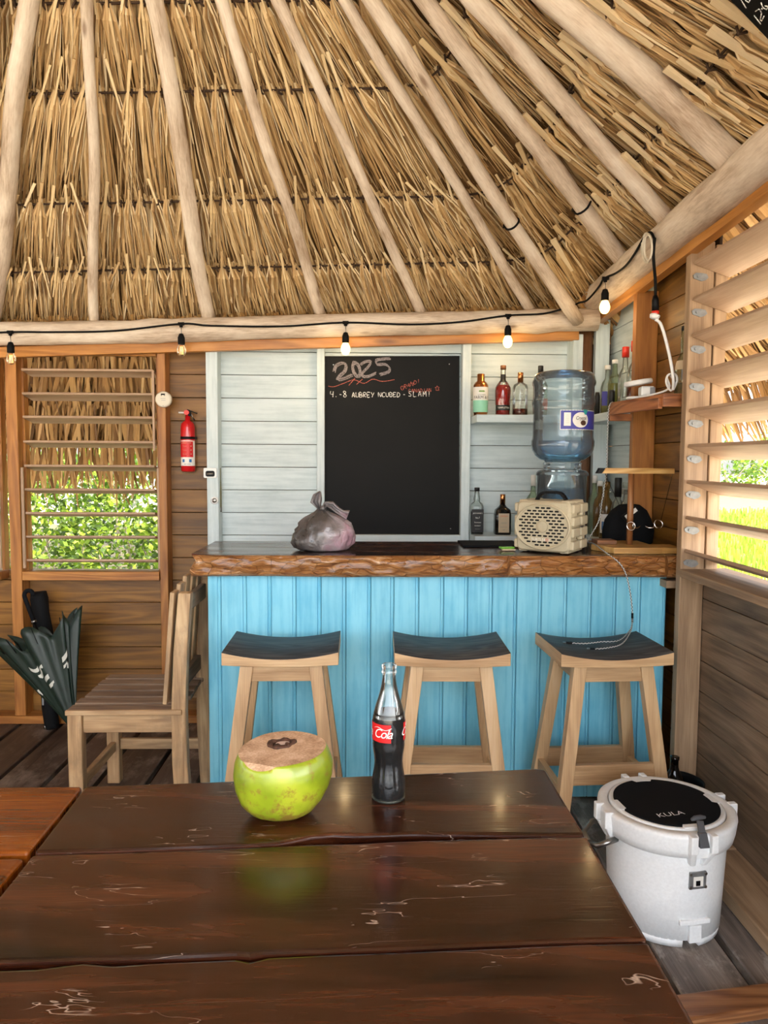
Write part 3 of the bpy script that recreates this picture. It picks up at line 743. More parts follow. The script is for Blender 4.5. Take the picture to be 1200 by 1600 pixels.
# ------------------------------------------------------------------ stools
def make_stool(label):
    t = thing('bar_stool', label, 'stool', (0, 0, 0), 0, 'bar stools in front of the turquoise bar')
    mb = MB(); n = 16; W, D = .194, .156; rows = []
    for i in range(n+1):
        x = -W+2*W*i/n; f = (x/W)**2; zt = .699+.024*f; zb = .672+.006*f
        rows.append([mb.v((x, -D, zb)), mb.v((x, -D, zt-.002)), mb.v((x, -D+.004, zt)), mb.v((x, D-.004, zt)), mb.v((x, D, zt-.002)), mb.v((x, D, zb))])
    for a, b in zip(rows, rows[1:]):
        for k in range(6):
            k2 = (k+1) % 6; mi = 1 if k in (1, 2, 3) else 0; q = [a[k], a[k2], b[k2], b[k]]
            mb.face(q, [(v.co.x, v.co.y+v.co.z) for v in q], mi=mi, smooth=(k == 2))
    for r_ in (rows[0], rows[-1]): mb.face(r_, [(v.co.y, v.co.z) for v in r_], mi=0)
    o = mb.build('seat', ['stool', 'stool_seat'], t, bevel=.0015)
    tp, ft = .675, .0
    def leg_pt(sx, sy, z): f = (tp-z)/tp; return Vector((sx*(.115+.085*f), sy*(.105+.06*f), z))
    for sx in (-1, 1):
        for sy in (-1, 1):
            mb = MB(); a = leg_pt(sx, sy, tp); b = leg_pt(sx, sy, 0); h1, h2 = .022, .019
            q = [(-1, -1), (1, -1), (1, 1), (-1, 1)]
            mb.prism([b+Vector((h1*x, h2*y, 0)) for x, y in q], [a+Vector((h1*x, h2*y, 0)) for x, y in q], (0, 0, 1)); mb.build('leg', 'stool', t, bevel=.002)
    for sy in (-1, 1):
        y = sy*.105; mb = MB(); mb.prism([(-.105, y-.011, .612), (.105, y-.011, .612), (.105, y+.011, .612), (-.105, y+.011, .612)], [(-.098, y-.011, .672), (.098, y-.011, .672), (.098, y+.011, .672), (-.098, y+.011, .672)], (1, 0, 0)); mb.build('apron', 'stool', t, bevel=.0015)
        z = .30 if sy < 0 else .25; p, q = leg_pt(-1, sy, z), leg_pt(1, sy, z)
        mb = MB(); mb.bar(p+Vector((.015, 0, 0)), q-Vector((.015, 0, 0)), .022, .07); mb.build('stretcher', 'stool', t, bevel=.002)
    for sx in (-1, 1):
        x = sx*.115; mb = MB(); mb.box((x, 0, .642), (.022, .175, .06)); mb.build('apron', 'stool', t, bevel=.0015)
        p, q = leg_pt(sx, -1, .22), leg_pt(sx, 1, .22); mb = MB(); mb.bar(p+Vector((0, .013, 0)), q-Vector((0, .013, 0)), .022, .06); mb.build('stretcher', 'stool', t, bevel=.002)
    return t
st = make_stool('saddle seat wooden bar stool nearest the slatted bench, behind the coconut'); st.location = (-.282, 2.575, 0); st.rotation_euler.z = .01
s2 = copy_tree(st); s2.location = (.298, 2.565, 0); s2.rotation_euler.z = -.02; s2['label'] = 'middle saddle seat wooden bar stool, right behind the glass soda bottle'
s3 = copy_tree(st); s3.location = (.842, 2.56, 0); s3.rotation_euler.z = .05; s3['label'] = 'saddle seat wooden bar stool with a braided cable lying on it, behind the cooler'
# ------------------------------------------------------------------ slatted bench chair
bn = thing('slatted_chair', 'weathered slatted wooden seat standing sideways at the left end of the bar', 'chair', (-.87, 2.86, 0))
yn, yf = 2.65, 3.07
for k in range(6):
    y = yn+.02+k*(yf-yn-.03)/5; mb = MB(); mb.box((-.874+random.uniform(-.004, .004), y, .444), (.405, .060, .018)); mb.bw('seat_slat', 'bench_dark', bn, bevel=.004)
mb = MB(); mb.box((-.872, yn-.012, .443), (.42, .016, .02)); mb.bw('seat_edge', 'bench', bn, bevel=.004)
for y in (yn+.012, yf-.012):
    mb = MB(); mb.box((-.86, y, .398), (.33, .02, .07)); mb.bw('apron', 'bench', bn, bevel=.003)
    mb = MB(); mb.box((-1.052, y, .217), (.052, .045, .434)); mb.bw('leg', 'bench', bn, bevel=.004)
    # rear leg running up as a leaning back post
    mb = MB(); prof = [(0, -.690), (.25, -.702), (.45, -.702), (.66, -.692), (.88, -.672)]
    for (z0, x0), (z1, x1) in zip(prof, prof[1:]): pass
    L_ = [Vector((x, 0, z)) for z, x in prof]; R_ = [Vector((x+.058-.012*(z/.88), 0, z)) for z, x in prof]
    loop = L_+list(reversed(R_)); mb.prism([p+Vector((0, y-.022, 0)) for p in loop], [p+Vector((0, y+.022, 0)) for p in loop], (0, 0, 1)); mb.bw('back_post', 'bench', bn, bevel=.004)
mb = MB(); mb.box((-.86, yf-.012, .165), (.33, .02, .045)); mb.bw('stretcher', 'bench', bn, bevel=.003)
mb = MB(); mb.box((-1.05, (yn+yf)/2, .16), (.022, yf-yn-.06, .04)); mb.bw('stretcher', 'bench', bn, bevel=.003)
for z, x in ((.82, -.666), (.52, -.690)): mb = MB(); mb.box((x-.002, (yn+yf)/2, z), (.022, yf-yn-.06, .06)); mb.bw('back_rail', 'bench_dark', bn, bevel=.003)
for k in range(5):
    y = yn+.01+k*(yf-yn-.04)/4; tz = (.885, .90, .915, .90, .885)[k]
    mb = MB(); mb.bar((-.722, y, .475), (-.689, y, tz), .066, .016, up=(1, 0, 0)); mb.bw('back_slat', 'bench', bn, bevel=.003)
# ================================================================== TABLES
ZT = .757
def plank_obj(name, poly, th, mat, root, seed=0, bevel=.006):
    mb = MB(); q = [Vector(p) for p in poly]
    mb.prism([Vector((p[0], p[1], ZT-th)) for p in q], [Vector((p[0], p[1], ZT)) for p in q], (1, 0, 0)); return mb.bw(name, mat, root, bevel=bevel, seg=3)
tb = thing('plank_table', 'dark varnished hardwood plank table carrying the coconut and the soda bottle', 'table', (-.08, .9, 0))
def W(px, py): p = onZ(px, py, ZT); return (p.x, p.y)
bk = [W(133, 1228), W(300, 1222), W(500, 1214), W(700, 1206), W(838, 1200), W(852, 1202)]
xR = .356
j1 = [(x, y) for x, y in (W(914, 1303), W(860, 1304), W(820, 1303), W(760, 1302.5), W(700, 1302), W(640, 1301.5), W(600, 1303), W(560, 1304), W(520, 1303), W(485, 1306), W(455, 1313), W(430, 1317.5), W(340, 1321.5), W(200, 1327), W(53, 1331))]
plank_obj('plank', bk+j1, .045, 'table', tb)
j1b = [W(50, 1335), W(200, 1331), W(340, 1325), W(430, 1321), W(470, 1319), W(500, 1318), W(560, 1317), W(620, 1313.5), W(700, 1311), W(780, 1309), W(860, 1306.5), W(917, 1306)]
j2 = [W(1013, 1468), W(900, 1470), W(800, 1474), W(640, 1481), W(500, 1486), W(410, 1489), W(390, 1493), W(370, 1491), W(250, 1496), W(100, 1499), W(0, 1502), W(-85, 1505)]
plank_obj('plank', j1b+j2, .045, 'table', tb)
j2b = [W(-85, 1518), W(0, 1514), W(60, 1512), W(90, 1508), W(130, 1503), W(180, 1507), W(250, 1502), W(370, 1497), W(390, 1501), W(420, 1494), W(500, 1490), W(640, 1485), W(800, 1478), W(900, 1473.5), W(1014, 1471)]
yl = .60; plank_obj('plank', j2b+[(xR, yl+.01), (-.50, yl-.02)], .045, 'table', tb)
plank_obj('plank', [(-.50, yl-.026), (xR, yl+.004), (xR, .40), (-.50, .40)], .045, 'table', tb)
mb = MB(); mb.box((-.08, .9, ZT-.055), (.78, .95, .016)); mb.bw('under_board', 'table2', tb)
for y in (1.25, .55):
    mb = MB(); mb.box((-.08, y, ZT-.09), (.76, .06, .06)); mb.bw('crossbar', 'table', tb, bevel=.004)
    for x in (-.38, .22): mb = MB(); mb.box((x, y, (ZT-.12)/2), (.08, .08, ZT-.12)); mb.bw('leg', 'table', tb, bevel=.004)
t2_ = thing('plank_table', 'amber varnished plank table pushed against the left side of the dark one', 'table', (-1.1, .9, 0))
xe = [W(129, 1228), W(45, 1331), W(38, 1340)]
plank_obj('plank', [(-1.7, xe[0][1]+.0), xe[0], xe[1], (-1.7, xe[1][1]-.002)], .045, 'table2', t2_)
plank_obj('plank', [(-1.7, xe[2][1]), xe[2], (-.522, .80), (-1.7, .80)], .045, 'table2', t2_)
plank_obj('plank', [(-1.7, .795), (-.522, .795), (-.524, .42), (-1.7, .42)], .045, 'table2', t2_)
mb = MB(); mb.box((-1.12, .9, ZT-.055), (1.1, .95, .016)); mb.bw('under_board', 'table2', t2_)
for y in (1.25, .55):
    for x in (-1.55, -.65): mb = MB(); mb.box((x, y, (ZT-.063)/2), (.08, .08, ZT-.063)); mb.bw('leg', 'table2', t2_, bevel=.004)
# ------------------------------------------------------------------ coconut
def coco_mats():
    s = NT('green_coconut'); g = s.n('TexCoord').outputs['Object']
    n1 = s.n('TexNoise', {'Vector': g, 'Scale': 16, 'Detail': 3}).outputs[0]
    mp = s.n('Mapping', {'Vector': g, 'Scale': (60, 60, 14)}).outputs[0]
    n2 = s.n('TexNoise', {'Vector': mp, 'Scale': 1, 'Detail': 5, 'Roughness': .7}).outputs[0]
    z = s.n('SeparateXYZ', {0: g}).outputs[2]
    col = s.ramp(n1, [(.3, '6f8016'), (.52, '8f9f20'), (.72, 'abb030')])
    col = s.mix(s.n('MapRange', {0: n2, 1: .60, 2: .72, 3: 0., 4: .5}).outputs[0], col, '6f5c2c')
    low = s.n('MapRange', {0: z, 1: .0, 2: .075, 3: .16, 4: 0.}).outputs[0]
    n3 = s.n('TexNoise', {'Vector': g, 'Scale': 45, 'Detail': 5, 'Roughness': .75}).outputs[0]
    col = s.mix(s.n('MapRange', {0: s.math('ADD', n3, low), 1: .56, 2: .68, 3: 0., 4: .8}).outputs[0], col, '85602f')
    s.set(Base_Color=col, Roughness=.33, Coat_Weight=.25); s.bump(n2, .2, .002); M['coco'] = s.m
    s = NT('cut_husk'); g = s.n('TexCoord').outputs['Object']
    n = s.n('TexNoise', {'Vector': g, 'Scale': 260, 'Detail': 3}).outputs[0]; n2 = s.n('TexNoise', {'Vector': g, 'Scale': 30, 'Detail': 3}).outputs[0]
    s.set(Base_Color=s.ramp(s.math('MULTIPLY_ADD', n2, .6, s.math('MULTIPLY', n, .4)), [(.35, 'a07c5c'), (.55, 'cba888'), (.7, 'e2c8ae')]), Roughness=.8); s.bump(n, .5, .002); M['husk'] = s.m
coco_mats(); M['cocohole'] = plain('dark_husk_fibre', '4a2c1a', .8, noise_amt=.5, bump=.5, sc=200); M['cocomeat'] = plain('coconut_meat', 'c9b3a8', .5)
cc = onZ(440, 1283, ZT); cc = Vector((Xat(441, 1.228), 1.228, ZT))
cc.z = ZT
co = thing('green_coconut', 'green coconut with its top cut open standing on the dark table', 'coconut', cc)
mb = MB()
prof = [(0, .006), (.001, .026), (.005, .042), (.015, .058), (.032, .071), (.055, .080), (.078, .0845), (.10, .084), (.118, .078), (.134, .069), (.148, .052), (.156, .03), (.158, .004)]
def cof(t, z): return 1+.02*math.cos(3*t+.6)+.012*math.cos(2*t+1)+.03*noise.noise((math.cos(t)*1.5, math.sin(t)*1.5, z*14))
prof = [(z*.92, r*.985) for z, r in prof]; mb.lathe(prof, 56, fn=cof)
bmesh.ops.subdivide_edges(mb.bm, edges=mb.bm.edges, cuts=1, use_grid_fill=True, smooth=.6)
for f in mb.bm.faces: f.smooth = True
# lean the nut a little to the left at the base as in the photograph
for v in mb.bm.verts: v.co.x -= .006*(1-v.co.z/.09)*min(1, v.co.z/.02) if v.co.z < .09 else 0
def cutp(co_, no, mi):
    g_ = mb.bm.verts[:]+mb.bm.edges[:]+mb.bm.faces[:]
    r_ = bmesh.ops.bisect_plane(mb.bm, geom=g_, plane_co=co_, plane_no=no, clear_outer=True)
    ed = [e for e in r_['geom_cut'] if isinstance(e, bmesh.types.BMEdge)]
    fr = bmesh.ops.contextual_create(mb.bm, geom=ed)
    for f in fr['faces']: f.material_index = mi; f.smooth = False
cutp(Vector((0, 0, .114)), Vector((-.06, -.03, 1)).normalized(), 1)
cutp(Vector((-.030, -.056, .1135)), Vector((-.28, -.50, .80)).normalized(), 1)
mb.build('husk', ['coco', 'husk'], co, recalc=True)
mb = MB(); ctr = Vector((-.006, .014, .1145))
def zp(x, y): return .114+.06*x+.03*y
pts = [Vector((ctr.x+.021*math.cos(a)*(1+.15*math.sin(3*a)), ctr.y+.016*math.sin(a), 0)) for a in [2*PI*i/22 for i in range(22)]]
for p in pts: p.z = zp(p.x, p.y)+.001
mb.tube(pts, [.0042+.002*math.sin(i*1.7) for i in range(22)], 8, close=True, wob=.5); mb.build('fibre_rim', 'cocohole', co)
mb = MB(); c0 = mb.v((ctr.x, ctr.y, zp(ctr.x, ctr.y)+.0012)); vv = [mb.v((p.x, p.y, p.z+.001)) for p in pts]
for i in range(22): mb.face([c0, vv[i], vv[(i+1) % 22]], [(0, 0)]*3)
mb.build('opening', 'cocohole', co)
mb = MB(); vv = []
c0 = mb.v((ctr.x+.003, ctr.y+.001, zp(ctr.x, ctr.y)+.0035)); 
for i in range(14): a = 2*PI*i/14; x = ctr.x+.003+.012*math.cos(a); y = ctr.y+.001+.008*math.sin(a); vv.append(mb.v((x, y, zp(x, y)+.0022)))
for i in range(14): mb.face([c0, vv[i], vv[(i+1) % 14]], [(0, 0)]*3, smooth=True)
mb.build('meat', 'cocomeat', co)
# ------------------------------------------------------------------ soda bottle
M['glass'] = glass('clear_glass', (.97, .99, .98), .02, .02, .55)
M['glass_g'] = glass('greenish_glass', (.80, .88, .74), .07, .03, .5)
M['glass_grey'] = glass('grey_tinted_glass', (.86, .9, .88), .05, .03, .5)
M['glass_a'] = glass('amber_glass', (.55, .33, .10), .35, .03, .5)
M['jug'] = glass('blue_jug_plastic', (.72, .84, .91), .16, .06, .7)
M['cola'] = plain('dark_cola', '020101', .15, Specular_IOR_Level=.1)
M['water'] = glass('jug_water', (.45, .72, .92), .14, .02, .4)
M['amber'] = plain('amber_spirit', 'a03c08', .1, Transmission_Weight=.6)
M['redliq'] = plain('red_spirit', 'b40c0a', .08, Transmission_Weight=.35)
M['brownliq'] = plain('brown_spirit', '6a1e10', .1, Transmission_Weight=.3)
M['yellowliq'] = plain('pale_yellow_spirit', 'b9b04a', .1, Transmission_Weight=.6)
M['dark'] = plain('dark_glass', '0f0a08', .08)
M['lred'] = plain('red_label', 'd01418', .45); M['lwhite'] = plain('white_label', 'e9e6de', .55); M['lblack'] = plain('black_label', '111111', .5); M['lmint'] = plain('mint_print', '8fd0b4', .5)
M['lblue'] = plain('blue_label', '2a6fb0', .5); M['lpurple'] = plain('purple_label', '3a3c98', .45); M['lorange'] = plain('orange_label', 'd8562a', .5); M['lgreen'] = plain('leaf_green_print', '6f9a3a', .5)
M['ltan'] = plain('cream_label', 'c9b596', .6); M['lteal'] = plain('teal_print', '2a9a94', .5); M['lgrey'] = plain('grey_print', '8b8d90', .6)
cb = onZ(610.5, 1252, ZT); cb = Vector((Xat(610, 1.282), 1.282, ZT))
bo = thing('soda_bottle', 'glass contour bottle of dark cola with a red label standing on the table', 'bottle', cb)
P_ = [(0, .024), (.003, .0285), (.008, .0298), (.022, .0300), (.035, .0292), (.046, .0272), (.058, .0252), (.068, .0245), (.080, .0258), (.092, .0280), (.100, .0289), (.104, .0284), (.110, .0291), (.135, .0293), (.148, .0288), (.158, .0270), (.170, .0236), (.182, .0196), (.195, .0160), (.206, .0135), (.218, .0120), (.226, .0117), (.228, .0135), (.231, .0138), (.233, .0124), (.236, .0124), (.2375, .0136), (.242, .0136), (.2435, .0125)]
def flute(t, z):
    return 1+(.028*math.cos(14*t)*max(0, math.sin((z-.012)/.086*PI)) if .012 < z < .098 else 0)
mb = MB(); mb.lathe(P_, 84, fn=flute, cap=False); Pi = [(.2435, .0105), (.23, .0100), (.21, .0113), (.195, .0142), (.18, .0184), (.165, .0235), (.15, .0272)]
mb.lathe(Pi, 40, cap=False); mb.build('glass', 'glass', bo, recalc=False)
mb = MB(); pl = [(z, r-.0016) for z, r in P_ if z <= .158]; pl[0] = (.004, .02); pl = [p for p in pl if p[0] >= .004]; mb.lathe(pl, 84, fn=flute); mb.build('cola', 'cola', bo)
mb = MB(); mb.lathe([(0, .026), (.0015, .0292), (.004, .0302), (.006, .0300)], 48, cap=True); mb.build('foot', 'glass_g', bo)
Rb = interp(P_); lb0, lb1 = .111, .143
mb = MB(); patch(mb, .0294, lb0, lb1, -2.6, .10, n=30); patch(mb, .0294, lb0, lb1, 1.02, 2.9, n=24); o = mb.build('label', 'lred', bo, recalc=False)
mb = MB(); add_text(mb, 'Cola', .0235, cyl_map(.0294, .1265, -.42, .0010), shear=.35, spacing=.86, bold=.92); add_text(mb, 'Coca', .0235, cyl_map(.0294, .1265, -1.95, .0010), shear=.35, spacing=.86); 
for a0 in (-.42, 1.9):
    f_ = cyl_map(.0294, .1265, a0, .0012); pts = [f_(-.017+i*.0034, .0095+.0022*math.sin(i*.7)) for i in range(11)]
    mb.tube(pts, .0005, 4)
add_text(mb, 'Coca-Cola', .020, cyl_map(.0294, .1265, 2.0, .0010), shear=.35, spacing=.86)
mb.build('lettering', 'lwhite', o, recalc=False)
# ================================================================== GENERIC BOTTLES
def bottle(name, label, cat, px, Y, z0, prof, glassm, group=None, liquid=None, cap=None, labels=(), texts=(), square=False, X=None, rot=0):
    """prof [(z, r)] in metres; liquid (height, material); cap (z0, z1, r, material); labels [(z0, z1, a0, a1, material)]"""
    x = Xat(px, Y) if X is None else X
    t = thing(name, label, cat, (x, Y, z0), rot, group)
    fn = None
    if square:
        zs = square
        def fn(a, z):
            if z > zs: return 1
            c_, s_ = abs(math.cos(a)), abs(math.sin(a)); return (c_**5+s_**5)**(-1/5)*.92
    mb = MB(); mb.lathe(prof, 40, fn=fn); mb.build('glass', glassm, t)
    R = interp(prof)
    if liquid:
        h, m = liquid; pl = [(max(z, .004), r*.94) for z, r in prof if z < h]+[(h, R(h)*.94)]; mb = MB(); mb.lathe(pl, 40, fn=fn); mb.build('liquid', m, t)
    if cap:
        za, zb, r, m = cap; mb = MB(); mb.lathe([(za, r), (zb-.002, r), (zb, r*.9)], 24); mb.build('cap', m, t)
    lo = None
    for l in labels:
        za, zb, a0, a1, m = l[:5]; mb = MB()
        if square:
            y = -max(p[1] for p in prof)*.925; hw = a1; q = [(-hw, za), (hw, za), (hw, zb), (-hw, zb)]; mb.prism([(p, y, k) for p, k in q], [(p, y-.001, k) for p, k in q], (1, 0, 0))
        else: patch(mb, lambda z: R(z)*1.0, za, zb, a0, a1, e=.0008)
        lo = mb.build('label', m, t, recalc=bool(square))
    for tx, size, z, m, bold in texts:
        mb = MB()
        if square: y = -max(p[1] for p in prof)*.925-.0015; add_text(mb, tx, size, lambda a, b: Vector((a, y, z+b)), bold=bold)
        else: add_text(mb, tx, size, cyl_map(lambda q: R(q), z, 0, .0016), bold=bold)
        mb.build('lettering', m, lo or t, recalc=False)
    return t
ZU, ZL = 1.588, .992
G1, G2, G3, G4 = 'bottles on the upper bar shelf', 'bottles on the lower bar shelf', 'bottles on the upper shelf by the corner', 'bottles on the lower shelf by the corner'
bottle('cocktail_shaker', 'mint and white cocktail shaker with metal top, leftmost on the upper shelf', 'shaker', 749.5, 3.70, ZU, [(0, .034), (.012, .034), (.014, .036), (.128, .0375), (.15, .037), (.165, .028), (.172, .019), (.205, .019), (.207, .016)], 'copper', labels=((.016, .075, -1.9, 1.9, 'lmint'), (.075, .14, -1.9, 1.9, 'lwhite')), texts=(('FARM & F', .021, .088, 'lblack', 1.0), ('LOCO FRESH', .007, .101, 'lblack', 1)))
mb = MB(); 
for sx in (-1, 0, 1):
    f_ = cyl_map(.0378, .118, 0, .0014); mb.face([mb.v(f_(sx*.009, -.004)), mb.v(f_(sx*.009+.008, .0)), mb.v(f_(sx*.009, .006)), mb.v(f_(sx*.009-.008, .0))])
mb.build('leaf_print', 'lgreen', [o for o in bpy.data.objects if o.name.startswith('cocktail_shaker')][0], recalc=False)
bottle('whiskey_bottle', 'round shouldered bottle of red spirit with black band label on the upper shelf', 'bottle', 784, 3.70, ZU, [(0, .034), (.004, .036), (.05, .036), (.06, .038), (.12, .0405), (.14, .0385), (.16, .028), (.172, .016), (.178, .0125), (.235, .0125), (.237, .010)], 'glass', G1, (.152, 'redliq'), (.23, .25, .0145, 'bark'), ((.026, .052, -1.3, 1.3, 'lblack'), (.166, .205, -1.5, 1.5, 'lblack')), (('TEMPLETON', .012, .038, 'lwhite', 1.0),))
bottle('spirit_bottle', 'clear tall bottle a quarter full with copper coloured cap on the upper shelf', 'bottle', 811, 3.70, ZU, [(0, .037), (.003, .0385), (.14, .038), (.155, .034), (.165, .016), (.17, .013), (.18, .013)], 'glass', G1, (.035, 'brownliq'), (.165, .216, .0140, 'copper'), (), ())
tc = [o for o in bpy.data.objects if o.name.startswith('spirit_bottle') and o.parent is None][0]
mb = MB(); add_text(mb, 'TINCUP', .026, lambda a, b: Vector(((-b)*.9+.002, -.0395, .085+a))); mb.build('lettering', 'lgrey', tc, recalc=False)
bottle('gin_bottle', 'clear bottle with dark square cap and orange label, half hidden by the water jug', 'bottle', 842, 3.70, ZU, [(0, .034), (.003, .036), (.15, .036), (.17, .028), (.185, .013), (.22, .012)], 'glass_g', G1, None, (.212, .25, .0135, 'lblack'), ((.03, .085, -1.5, 1.3, 'lorange'),))
bottle('whiskey_bottle', 'square black labelled whiskey bottle at the left end of the lower shelf', 'bottle', 746, 3.70, ZL, [(0, .033), (.004, .035), (.14, .035), (.155, .031), (.165, .016), (.18, .017), (.20, .013), (.225, .012)], 'glass_grey', G2, (.115, 'cola'), (.218, .236, .0135, 'lblack'), ((.012, .128, 0, .030, 'lblack'),), (("JACK DANIEL'S", .0095, .108, 'lwhite', .75), ('No.7', .013, .085, 'lwhite', .8), ('Tennessee', .009, .062, 'lwhite', .9), ('WHISKEY', .008, .045, 'lwhite', .9), ('________', .008, .032, 'lwhite', .8)), square=.158)
bottle('liqueur_bottle', 'square brown liqueur bottle with cream label and copper neck on the lower shelf', 'bottle', 786.5, 3.70, ZL, [(0, .042), (.004, .044), (.10, .044), (.125, .040), (.14, .020), (.15, .0135), (.17, .012)], 'dark', G2, None, (.148, .203, .0135, 'copper'), ((.012, .108, 0, .027, 'ltan'),), (('COINTREAU', .010, .094, 'lorange', .72), ('LIQUEUR', .008, .06, 'lgrey', .9), ('~~~~~', .014, .04, 'lgrey', .9), ('1849', .008, .025, 'lgrey', .9)), square=.128)
bottle('spirit_bottle', 'clear bottle with tall white cap, on the lower shelf just left of the stacked jugs', 'bottle', 834, 3.72, ZL, [(0, .038), (.003, .040), (.15, .040), (.18, .034), (.21, .014), (.25, .012)], 'glass_g', G2, None, (.245, .30, .0125, 'lwhite'))
cl = [(0, .030), (.003, .032), (.14, .032), (.165, .026), (.185, .013), (.23, .012)]
def sc(p, f, g=1): return [(z*f, r*g) for z, r in p]
bottle('spirit_bottle', 'clear bottle with small pale cap nearest the corner on the upper shelf', 'bottle', 946, 3.66, ZU, sc(cl, 1), 'glass_grey', G3, (.09, 'yellowliq'), (.228, .25, .0145, 'lwhite'), ((.05, .12, -1.2, .6, 'lpurple'),))
bottle('spirit_bottle', 'bottle with yellow green label and pale cap, second from the corner', 'bottle', 957, 3.565, ZU, sc(cl, 1.08), 'glass_g', G3, (.15, 'yellowliq'), (.245, .265, .0145, 'lwhite'))
bottle('vodka_bottle', 'clear bottle with tall red cap beside the pine post on the upper shelf', 'bottle', 973, 3.46, ZU, sc(cl, 1.15), 'glass', G3, (.04, 'yellowliq'), (.262, .31, .0165, 'redcap'))
bottle('vodka_bottle', 'red capped bottle half hidden behind the pine post on the upper shelf', 'bottle', 987, 3.345, ZU, sc(cl, 1.2), 'glass', G3, (.12, 'amber'), (.272, .32, .0165, 'redcap'))
bottle('small_black_bottle', 'small black bottle with red stripe at the front of the corner shelf', 'bottle', 951, 3.37, ZU, [(0, .014), (.09, .014), (.10, .011)], 'lblack', None, None, None, ((.018, .026, -2, 2, 'lred'),), X=1.128)
bottle('small_black_bottle', 'small plain black bottle close to the corner behind the water jug', 'bottle', 936, 3.58, ZU, [(0, .013), (.09, .013), (.11, .009)], 'lblack', X=1.128)
bottle('spirit_bottle', 'clear bottle with white cap right of the lower jug, nearest the corner', 'bottle', 930, 3.70, ZL, sc(cl, 1.15), 'glass_g', G4, None, (.262, .30, .0135, 'lwhite'))
bottle('rum_bottle', 'brown amber bottle in the row right of the lower jug', 'bottle', 939, 3.60, ZL, sc(cl, 1.1), 'glass_a', G4, (.15, 'brownliq'), (.25, .275, .014, 'lwhite'))
bottle('tequila_bottle', 'greenish gold capped bottle with white and blue label behind the wooden ring stand', 'bottle', 949.5, 3.49, ZL, sc(cl, 1.08), 'glass_a', G4, (.10, 'yellowliq'), (.24, .275, .0155, 'glass_a'), ((.03, .12, -1.3, 1.3, 'lwhite'), (.045, .085, -1.0, .4, 'lblue')))
bottle('wine_bottle', 'clear bottle with long black printed cap behind the wooden ring stand', 'bottle', 967, 3.42, ZL, sc(cl, 1.05), 'glass', G4, None, (.205, .295, .0165, 'lblack'), (), ())
bottle('spirit_bottle', 'clear bottle with round glass stopper beside the pine post on the lower shelf', 'bottle', 980, 3.34, ZL, sc(cl, 1.05), 'glass', G4, None, (.25, .275, .019, 'glass_grey'))
# shelves
sh = thing('wall_shelf', 'white painted upper shelf turning the corner behind the bar', 'shelf', (Xat(735, 3.7), 3.83, ZU-.038))
xa = Xat(736, 3.77)
mb = MB(); mb.prism([(xa, 3.60, ZU-.038), (1.05, 3.60, ZU-.038), (1.05, 3.835, ZU-.038), (xa, 3.835, ZU-.038)], [(xa, 3.60, ZU), (1.05, 3.60, ZU), (1.05, 3.835, ZU), (xa, 3.835, ZU)]); mb.bw('shelf_board', 'white', sh, bevel=.002)
mb = MB(); mb.prism([(1.1, 3.255, ZU-.038), (1.267, 3.255, ZU-.038), (1.267, 3.752, ZU-.038), (1.1, 3.752, ZU-.038)], [(1.1, 3.255, ZU), (1.267, 3.255, ZU), (1.267, 3.752, ZU), (1.1, 3.752, ZU)]); mb.bw('shelf_board', 'white', sh, bevel=.002)
mb = MB(); mb.prism([(1.051, 3.601, ZU-.037), (1.099, 3.601, ZU-.037), (1.099, 3.70, ZU-.037), (1.051, 3.70, ZU-.037)], [(1.051, 3.601, ZU-.001), (1.099, 3.601, ZU-.001), (1.099, 3.70, ZU-.001), (1.051, 3.70, ZU-.001)]); mb.bw('corner_piece', 'white', sh)
sh = thing('wall_shelf', 'white painted lower shelf behind the bar at counter height', 'shelf', (Xat(735, 3.7), 3.83, ZL-.045))
mb = MB(); mb.box(((xa+1.05)/2, 3.7175, ZL-.0225), (1.05-xa, .235, .045)); mb.bw('shelf_board', 'white', sh, bevel=.002)
mb = MB(); mb.box((1.1835, 3.5035, ZL-.0225), (.167, .497, .045)); mb.bw('shelf_board', 'white', sh, bevel=.002)
mb = MB(); mb.box((1.05, 3.65, ZL-.0235), (.1, .10, .042)); mb.bw('corner_piece', 'white', sh)
cs = thing('corner_shelf', 'reddish wooden shelf with slanted front on the right wall by the louvers', 'shelf', (1.27, 3.0, 1.573))
zs0, zs1 = 1.573, 1.618
mb = MB(); q = [(1.128, 2.80), (1.268, 2.80), (1.268, 3.205), (1.066, 3.205), (1.122, 2.83)]
mb.prism([(x, y, zs1-.02) for x, y in q], [(x, y, zs1) for x, y in q], (0, 1, 0)); mb.bw('shelf_board', 'shelf', cs, bevel=.001)
mb = MB(); mb.box((1.198, 2.79, (zs0+zs1)/2), (.14, .02, .05)); mb.bw('front_rail', 'shelf', cs, bevel=.002)
mb = MB(); mb.bar((1.125, 2.80, zs0+.012), (1.064, 3.20, zs0+.012), .018, .042); mb.bw('side_rail', 'shelf', cs, bevel=.002)
mb = MB(); mb.bar((1.155, 3.19, zs0-.02), (1.06, 3.19, zs0-.02), .022, .03); mb.bw('cleat', 'shelf', cs, bevel=.002)
bottle('liquor_bottle', 'empty clear bottle with torn label at the louver end of the reddish shelf', 'bottle', 1067, 2.86, zs1, [(0, .028), (.003, .031), (.11, .031), (.13, .027), (.155, .015), (.175, .0105), (.20, .0125), (.215, .0105), (.258, .0105)], 'glass_g', None, None, (.252, .268, .012, 'lblack'), ((.10, .135, -1.6, .8, 'ltan'), (.06, .10, -.6, .9, 'lgrey')), X=1.234)
